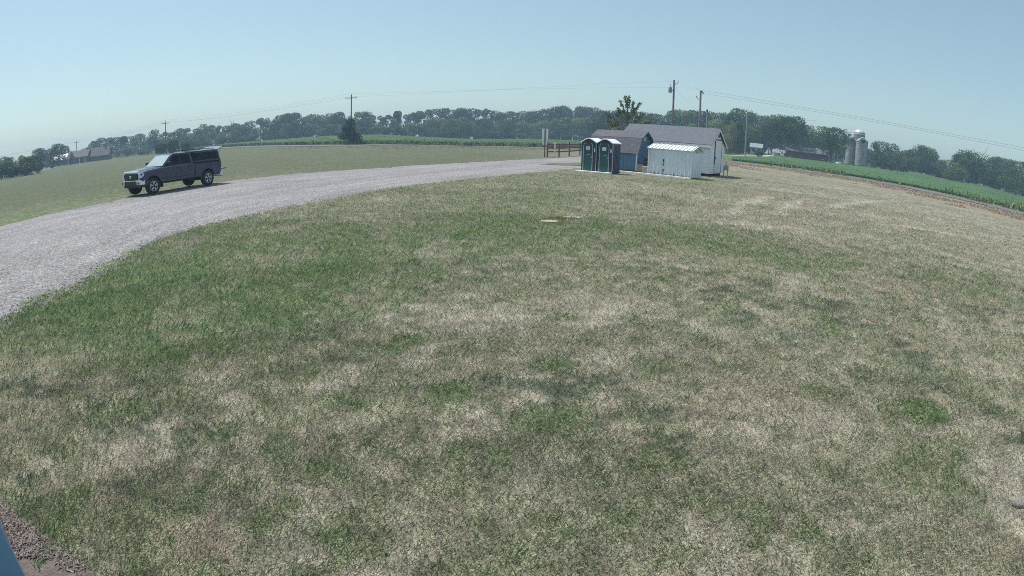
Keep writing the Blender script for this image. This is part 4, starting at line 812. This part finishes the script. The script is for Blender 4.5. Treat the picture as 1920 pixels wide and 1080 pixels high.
fh = house('farmhouse', 'brown farmhouse with two gabled roof wings beside the road', 190, 232, R(28), 7.2, 6, 2.2, 5.0, BW, BRF, True, 3)
MB().prism([(-4, 0), (4, 0), (4, 2.4), (0, 4.6), (-4, 2.4)], 'x', -13.5, -4.75).build('wing_wall', BW, fh); wr = MB()
for s in (-1, 1): wr.slab([(-13.9, s * 4.5, 2.2), (-4.77, s * 4.5, 2.2), (-4.77, 0, 4.7), (-13.9, 0, 4.7)], (0, 0, .18))
wr.build('wing_roof', BRF, fh)
for k in range(4): MB().box(-13.2 + k * 2.4, -12.95 + k * 2.4, -4.35, -4.1, 0, 2.2).build('porch_post', TRIMW, fh)
house('farm_building', 'low white roofed building between trees left of the farmhouse', 117, 240, R(35), 9, 6, 2.4, 4.2, FW, mat('white_roof_sheet', (.62, .64, .66), .5), False, 2, 'building')
house('pale_house', 'pale two storey house among trees above the farm lane', 1418, 185, R(-25), 3.6, 3.4, 2.4, 3.4, FW, mat('pale_roof', (.26, .31, .32), .6), False, 2)
house('garden_shed', 'small white shed partly hidden right of the white gable', 1363, 170, R(-20), 2.6, 2.4, 1.6, 2.3, FW, SHING, False, 0, 'shed')
house('long_barn', 'long low dark red barn with grey green roof under trees', 1514, 172, R(-33), 12.5, 5, 2.2, 3.4, RW, GRF, False, 4, 'barn')
for k, (px, w_) in enumerate([(1455, 1.6), (1475, 1.9)]): house('white_outbuilding', ('small white outbuilding under the farmyard giant, nearer the lane', 'small white outbuilding under the farmyard giant, nearer the red barn')[k], px, 178, R(-20), w_, 1.6, 1.2, 1.8, FW, mat('pale_roof'), False, 0, 'outbuilding')
def lump(name, px, r, rad, z, m, label, cat, sc=(1, 1, 1)):
    X, Y, _ = polar(px, 285, r); zb = float(terrain(X, Y)); o = MB().lathe([(rad * math.cos(t), rad * math.sin(t)) for t in np.linspace(0, 1.5, 9)], (0, 0, 0), 'z', 20).build(name, m, smooth=50); o.location = (X, Y, zb + z); o.scale = sc; tag(o, label, cat); return o
X, Y, _ = polar(1532, 284, 182); zb = float(terrain(X, Y)); o = thing('storage_tank', 'rounded white tank showing above the red barn', 'tank', (X, Y, zb)); MB().lathe([(1.1, 0), (1.1, 2.6), (1.0, 3.1), (.6, 3.6), (.05, 3.75)], (0, 0, 0), 'z', 24).build('shell', TRIMW, o, smooth=50); MB().lathe([(.3, 3.7), (.3, 3.85), (.05, 3.9)], (0, 0, 0), 'z', 14).build('hatch', mat('grey_metal'), o)
lump('tarp_heap', 1573, 165, .9, .1, mat('white_tarp', (.8, .8, .8), .6), 'small white covered heap at the edge of the bean field', 'heap', (1.1, .8, .75))
def silo(px, top, r, rad, label, dome, m):
    X, Y, Z = polar(px, top, r); zb = float(terrain(X, Y)) - .2; h = Z - zb; o = thing('silo', label, 'silo', (X, Y, zb), R(-30), 'farm silos'); wall_h = h - (rad * .9 if dome else rad * .75)
    b = MB(); prof = []; z = 0
    while z < wall_h: prof += [(rad, z), (rad, z + .62), (rad + .035, z + .64), (rad + .035, z + .70)]; z += .72
    b.lathe(prof + [(rad, wall_h)], (0, 0, 0), 'z', 28).build('wall', m, o, smooth=30)
    if dome: MB().lathe([(rad * 1.03 * math.cos(t), wall_h + rad * .9 * math.sin(t)) for t in np.linspace(0, 1.52, 10)], (0, 0, 0), 'z', 28).build('dome', mat('silo_dome_metal', (.60, .62, .58), .4, metal=.2, var=.06, scale=.8), o, smooth=60)
    else:
        MB().lathe([(rad * 1.05 * math.cos(t), wall_h + rad * .6 * math.sin(t)) for t in np.linspace(0, 1.52, 10)], (0, 0, 0), 'z', 28).build('dome', m, o, smooth=60)
        hd = MB().tube([(0, -rad * 1.0, wall_h + .05), (0, -rad * .5, wall_h + .25), (0, 0, wall_h + .3)], [rad * .62, rad * .6, rad * .5], 18).build('hood', mat('silo_hood', (.5, .5, .49), .6, var=.1), o, smooth=40)
        MB().lathe([(.02, 0), (rad * .36, 0), (rad * .36, .04), (.02, .05)], (rad * .1, -rad * 1.06, wall_h + .3), 'y', 18).build('opening', DARK, hd)
    MB().box(-.35, .35, -rad - .25, -rad + .02, .2, wall_h - .4).build('chute', mat('silo_chute', (.30, .31, .32), .7), o)
SC = mat('silo_staves', (.30, .305, .32), .85, var=.35, scale=.6); 
silo(1612, 242.5, 190, 1.95, 'tallest silo, with the shiny domed cap, behind the other two', True, mat('silo_brown', (.22, .20, .21), .85, var=.2, scale=.6)); silo(1597, 256.5, 184, 1.65, 'concrete silo with hooded top nearer the round tree', False, SC); silo(1617, 257.5, 182, 1.95, 'wider concrete silo with hooded top nearer the spreading dark tree', False, SC)

# ------------------------------------------------------------------ the blue building at the camera's side
n_in = np.array((-WDIR[1], WDIR[0])); n_in = n_in if side(*(WALL_B + n_in), WALL_B, WDIR) < 0 else -n_in
st = WALL_B - WDIR * .25; L_ = 4.5; ang_ = math.atan2(WDIR[1], WDIR[0])
o = thing('blue_building', 'blue sided building whose wall foot cuts the frame corner by the earth bed', 'building', (st[0], st[1], 0), ang_)
sgn = 1 if (Matrix.Rotation(ang_, 2) @ Vector((0, 1))).dot(Vector(n_in)) > 0 else -1
BS = mat('blue_steel_siding', (.17, .32, .47), .4, var=.06, scale=1.2); wl = MB()
y0, y1 = sorted((0, sgn * 3.5)); wl.box(0, L_, y0, y1, 0, 2.6)
wl.build('wall', BS, o)
rf = MB(); 
rf.slab([(-.05, sgn * -.02, 2.6), (L_ + .2, sgn * -.02, 2.6), (L_ + .2, sgn * 1.75, 3.2), (-.05, sgn * 1.75, 3.2)], (0, 0, .06)); rf.slab([(-.05, sgn * 3.6, 2.6), (L_ + .2, sgn * 3.6, 2.6), (L_ + .2, sgn * 1.75, 3.2), (-.05, sgn * 1.75, 3.2)], (0, 0, .06)); rf.build('roof', SHING, o)

# ------------------------------------------------------------------ the pickup truck
def truck():
    fl, rl = Vector((*at(290, 365), 0)), Vector((*at(389.5, 348.5), 0)); hd = (fl - rl).normalized(); left = Vector((-hd.y, hd.x, 0)); 
    WB = 3.75; c = (fl + rl) / 2 - left * .92 + hd * .0; o = thing('pickup_truck', 'dark slate pickup with cargo cap, its rear hatch raised and tailgate down', 'pickup truck', (c.x, c.y, .02), math.atan2(hd.y, hd.x))
    PT = mat('slate_paint', (.028, .040, .085), .30, metal=.15, var=.06, scale=1.5, coat=.45); GL = mat('dark_glass', (.004, .005, .008), .12, var=.02, spec=.25); WG = mat('windscreen_glass', (.40, .50, .52), .08, var=.15, scale=1.2, spec=.9); CH = mat('chrome', (.78, .79, .80), .25, metal=.45, var=.04); BK = mat('black_plastic', (.018, .018, .02), .6); RB = mat('black_rubber')  # windscreen base is pale: sky reflection and inner sunshade put into its colour
    fa, ra, wr_ = WB / 2, -WB / 2, .42
    def arch(cx, R_, n=12): return [(cx + R_ * math.cos(t), .42 + R_ * math.sin(t)) for t in np.linspace(math.pi * .90, math.pi * .10, n)]
    # body side outline from the rear sill round to the nose and back along the belt line
    bot = [(-2.86, .66), (-2.42, .60)] + arch(ra, .53) + [(-1.30, .56), (1.30, .56)] + arch(fa, .53) + [(2.42, .54), (2.70, .54)]
    top = [(2.80, .80), (2.79, 1.08), (2.70, 1.17), (2.2, 1.245), (1.35, 1.31), (.9, 1.33), (-.95, 1.33), (-2.88, 1.34)]
    out = bot + top; W_ = .97; rings = []
    b = MB(); n = len(out); nb = len(bot)
    def ring(yy, k):
        r_ = []
        for i, (x_, z_) in enumerate(out):
            dx = 0
            if x_ > 2.3: dx = -k * .17
            if x_ < -2.6: dx = k * .02
            r_.append((x_ + dx, yy, z_ - (k * .05 if i >= nb and z_ > 1.1 else 0)))
        return r_
    b.loft([ring(-W_ - .0, 1.6), ring(-W_ + .06, .6), ring(-W_ + .25, .25), ring(-.35, 0), ring(.35, 0), ring(W_ - .25, .25), ring(W_ - .06, .6), ring(W_, 1.6)])
    body = b.build('body', PT, o, smooth=32)
    # cab greenhouse
    def gh(x0b, x1b, x0t, x1t, zb, zt, yb, yt, m, name, par, crown=.03):
        rg = []
        for t in (0, .33, .66, .9, 1.0):
            xa, xb = x0b + (x0t - x0b) * t, x1b + (x1t - x1b) * t; y_ = yb + (yt - yb) * t - (.03 if t == 1 else 0); z_ = zb + (zt - zb) * (t if t < 1 else 1.0)
            if t == 1: xa += .06; xb -= .06
            rg.append([(xa, -y_, z_), (xb, -y_ * .96, z_), (xb + .03 * (1 if crown else 0), 0, z_ + (crown if t == 1 else 0)), (xb, y_ * .96, z_), (xa, y_, z_), (xa, 0, z_ + (crown if t == 1 else 0))])
        return MB().loft(rg).build(name, m, par, smooth=35)
    cab = gh(-.93, 1.18, -.84, .38, 1.29, 1.915, .91, .73, PT, 'cab', o)
    # windscreen
    def on_front(t, y_): # point on windscreen plane
        x_ = 1.18 + (.38 - 1.18) * t; z_ = 1.29 + (1.915 - 1.29) * t; return (x_ + .016 + .03 * (1 - abs(y_) / .9), y_, z_ + .012)
    ws = MB(); ws.slab([on_front(.06, -.80), on_front(.06, 0), on_front(.88, 0), on_front(.88, -.66)], (.008, 0, .01)); ws.slab([on_front(.06, 0), on_front(.06, .80), on_front(.88, .66), on_front(.88, 0)], (.008, 0, .01)); ws.build('windscreen', WG, o)
    def side_pt(x_, z_, s, off=.006):
        t = (z_ - 1.29) / (1.915 - 1.29); y_ = .91 + (.73 - .91) * t
        return (x_, s * (y_ + off), z_)
    for s in (-1, 1):
        for q in ([(.93, 1.36), (.02, 1.36), (.02, 1.83), (.36, 1.83)], [(-.06, 1.36), (-.74, 1.36), (-.66, 1.83), (-.06, 1.83)]):
            MB().slab([side_pt(p[0], p[1], s) for p in q], (0, s * .006, 0)).build('side_window', GL, o)
        # cargo cap windows
        for q in ([(-1.05, 1.42), (-1.86, 1.42), (-1.86, 1.82), (-1.05, 1.82)], [(-1.92, 1.42), (-2.74, 1.42), (-2.66, 1.82), (-1.92, 1.82)]):
            MB().slab([(p[0], s * (.925 + (.80 - .925) * (p[1] - 1.33) / .60 + .006), p[1]) for p in q], (0, s * .006, 0)).build('cap_window', GL, o)
        mr = MB().box(.78, .92, *sorted((s * .96, s * 1.16)), 1.36, 1.55).build('mirror', BK, o, bevel=.03); 
        for xx in (.12, -.66): MB().box(xx, xx + .2, *sorted((s * .972, s * .995)), 1.14, 1.18).build('door_handle', BK, o, bevel=.008)
        sm = MB()
        for xx in (1.02, .0, -.88): sm.box(xx, xx + .014, *sorted((s * .955, s * .9735)), .55, 1.22)
        sm.box(-.88, 1.02, *sorted((s * .955, s * .9735)), .62, .63); sm.build('door_seam', BK, o)
        MB().box(-1.22, 1.26, *sorted((s * .955, s * .985)), .70, .735).build('side_moulding', BK, o)
        for cx in (fa, ra):
            fl_ = MB(); fl_.tube([(cx + .53 * math.cos(t), s * .965, .42 + .53 * math.sin(t)) for t in np.linspace(.1, math.pi - .1, 14)], .028, 6); fl_.build('arch_flare', PT, o, smooth=50)
    cap = gh(-2.86, -.98, -2.78, -.98, 1.335, 1.93, .925, .80, PT, 'cargo_cap', o, .04)
    MB().box(-.975, -.935, -.90, .90, 1.33, 1.90).build('cab_gap', BK, o)
    for s in (-1, 1): MB().box(-2.86, -.98, *sorted((s * .915, s * .968)), 1.318, 1.345).build('cap_seal', BK, o)
    for s in (-1, 1): MB().box(-.985, -.935, *sorted((s * .94, s * .9745)), .58, 1.33).build('bed_gap', BK, o); MB().prism([(s * .90, 1.335), (s * .935, 1.335), (s * .775, 1.90), (s * .74, 1.90)], 'x', -.985, -.93).build('cap_gap', BK, o)
    for s in (-1, 1): MB().tube([(-1.1, s * .66, 1.97), (-1.2, s * .66, 2.01), (-2.5, s * .66, 2.0), (-2.6, s * .66, 1.95)], .018, 6).build('roof_rail', BK, o)
    MB().box(-.14, -.0, -.09, .09, 1.93, 1.965).build('roof_light', BK, o)
    # open back: dark mouth, raised hatch, lowered tailgate
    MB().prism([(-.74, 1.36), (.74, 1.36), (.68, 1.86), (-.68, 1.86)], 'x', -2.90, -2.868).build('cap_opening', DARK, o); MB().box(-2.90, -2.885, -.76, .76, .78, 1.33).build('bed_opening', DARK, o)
    ht = MB().slab([(-2.84, -.74, 1.90), (-2.84, .74, 1.90), (-3.26, .72, 2.06), (-3.26, -.72, 2.06)], (.02, 0, .035)).build('rear_hatch', mat('hatch_glass', (.20, .23, .26), .3, var=.03), o)
    MB().box(-3.30, -3.26, -.74, .74, 2.045, 2.105).build('hatch_edge', BK, ht)
    for s in (-1, 1): MB().tube([(-2.87, s * .70, 1.62), (-3.10, s * .70, 1.96)], .012, 6).build('gas_strut', STEEL, ht)
    tg = MB().box(-3.46, -2.89, -.76, .76, .80, .86).build('tailgate', PT, o, bevel=.015)
    MB().box(-3.05, -2.82, -.93, .93, .50, .66).build('rear_bumper', CH, o, bevel=.04); MB().box(-3.3, -3.05, -.05, .05, .42, .5).box(-3.5, -3.28, -.45, .45, .40, .44).build('hitch_step', STEEL, o, bevel=.006)
    for s in (-1, 1): MB().box(-2.90, -2.80, *sorted((s * .80, s * .965)), .92, 1.26).build('tail_light', mat('tail_lens', (.45, .10, .09), .2), o, bevel=.02)
    # nose
    gr = MB().prism([(-.60, .80), (.60, .80), (.66, 1.02), (.58, 1.10), (-.58, 1.10), (-.66, 1.02)], 'x', 2.80, 2.825).build('grille', mat('grille_black', (.02, .02, .024), .5), o)
    su = MB(); outl = [(-.70, .745), (.70, .745), (.78, 1.02), (.66, 1.165), (-.66, 1.165), (-.78, 1.02), (-.70, .745)]; su.tube([(2.80 - .10 * abs(p[0]), p[0], p[1]) for p in outl], .072, 8); su.build('grille_surround', CH, gr, smooth=50)
    for k in range(4): MB().box(2.826, 2.836, -.60, .60, .85 + k * .062, .868 + k * .062).build('grille_bar', BK, gr)
    em = MB(); 
    def oval(cx, cz, a, b_): return [(2.845, cx + a * math.cos(t), cz + b_ * math.sin(t)) for t in np.linspace(0, 2 * math.pi, 17)]
    em.tube(oval(0, .96, .10, .068), .009, 5).tube(oval(0, .965, .035, .06), .007, 5).tube(oval(0, .985, .075, .028), .007, 5).build('emblem', CH, gr, smooth=60)
    MB().tube([(2.77, -.70, 1.175), (2.80, 0, 1.185), (2.77, .70, 1.175)], .022, 6).build('hood_trim', CH, o, smooth=50)
    for s in (-1, 1):
        q = [(2.775, s * .74, .86), (2.70, s * .90, .90), (2.52, s * .968, .98), (2.50, s * .968, 1.10), (2.66, s * .90, 1.14), (2.77, s * .72, 1.12)]
        hl = MB().loft([[Vector(p) for p in q], [Vector(p) + Vector((.03, s * .018, 0)) for p in q]]).build('headlight', mat('headlight_lens', (.62, .66, .70), .12, var=.05), o)
        MB().prism([(2.86, s * .56), (2.83, s * .74), (2.70, s * .90), (2.45, s * .985), (2.45, s * .85), (2.6, s * .56)], 'z', .55, .80).build('bumper_corner', CH, o, bevel=.03)
        MB().lathe([(.01, 2.882), (.06, 2.882), (.06, 2.888), (.01, 2.89)], (0, s * .76, .635), 'x', 14).build('fog_light', BK, o)
        MB().box(1.27, 1.30, *sorted((s * .72, s * .97)), .30, .58).build('mud_flap', BK, o)
    MB().box(2.62, 2.87, -.60, .60, .52, .73).build('front_bumper', BK, o, bevel=.03); MB().box(2.5, 2.76, -.80, .80, .40, .55).build('air_dam', BK, o, bevel=.04)
    MB().box(-2.7, 2.4, -.45, .45, .48, .60).box(-.9, .7, -.5, .5, .44, .56).box(-2.2, -1.5, -.3, .3, .32, .5).build('underbody', BK, o)
    hd_ = MB().loft([[(2.66, -.72, 1.155), (2.66, .72, 1.155), (2.2, .70, 1.235), (1.3, .74, 1.31), (1.3, -.74, 1.31), (2.2, -.70, 1.235)], [(2.62, -.66, 1.19), (2.62, .66, 1.19), (2.15, .62, 1.27), (1.32, .64, 1.335), (1.32, -.64, 1.335), (2.15, -.62, 1.27)]]).build('hood', PT, o, smooth=30)
    RM_ = mat('alloy', (.82, .83, .84), .35, metal=.25, var=.04)
    for cx in (fa, ra):
        for s in (-1, 1):
            w_ = bpy.data.objects.new('wheel', None); COL.objects.link(w_); w_.parent = o; w_.location = (cx, s * .85, wr_ - .01)
            MB().lathe([(.235, -.125), (.37, -.13), (.41, -.10), (.42, 0), (.41, .10), (.37, .13), (.245, .125)], (0, 0, 0), 'y', 32).build('tyre', RB, w_, smooth=40)
            rm = MB(); rm.lathe([(.235, s * .07), (.265, s * .118), (.245, s * .132), (.21, s * .10), (.21, s * .02)], (0, 0, 0), 'y', 28); rm.lathe([(.005, s * .10), (.065, s * .108), (.075, s * .06)], (0, 0, 0), 'y', 16)
            for k in range(5):
                t = 2 * math.pi * k / 5 + .3
                for dt in (-.17, .17):
                    p0, p1 = Vector((math.cos(t + dt * .4) * .05, s * .095, math.sin(t + dt * .4) * .05)), Vector((math.cos(t + dt) * .222, s * .10, math.sin(t + dt) * .222)); rm.tube([p0, p1], [.034, .038], 6)
            rm.build('rim', RM_, w_, smooth=40)
            MB().lathe([(.01, s * .0), (.21, s * .0), (.21, s * .02), (.01, s * .02)], (0, 0, 0), 'y', 20).build('brake_disc', mat('dark_steel', (.03, .03, .032), .6), w_)
    for ob in [c_ for c_ in o.children_recursive if c_.type == 'MESH' and c_.parent.name.split('.')[0] != 'wheel']:   # short blunt nose
        for vtx in ob.data.vertices:
            if vtx.co.x > 2.35: vtx.co.x = 2.35 + (vtx.co.x - 2.35) * .70
truck()

# ------------------------------------------------------------------ summer haze between the lens and the far trees
def haze():
    m = bpy.data.materials.new('summer_haze'); m.use_nodes = True; t = m.node_tree; t.nodes.clear(); o_ = t.nodes.new('ShaderNodeOutputMaterial'); v = t.nodes.new('ShaderNodeVolumePrincipled')
    v.inputs['Color'].default_value = (.50, .71, .97, 1); v.inputs['Density'].default_value = .0011; v.inputs['Anisotropy'].default_value = .1; t.links.new(v.outputs[0], o_.inputs['Volume']); m.cycles.homogeneous_volume = True
    o = MB().box(-540, 540, -540, 540, -1.6, 26).build('haze', m); tag(o, 'pale blue summer haze over the fields', 'haze', kind='stuff')
haze()
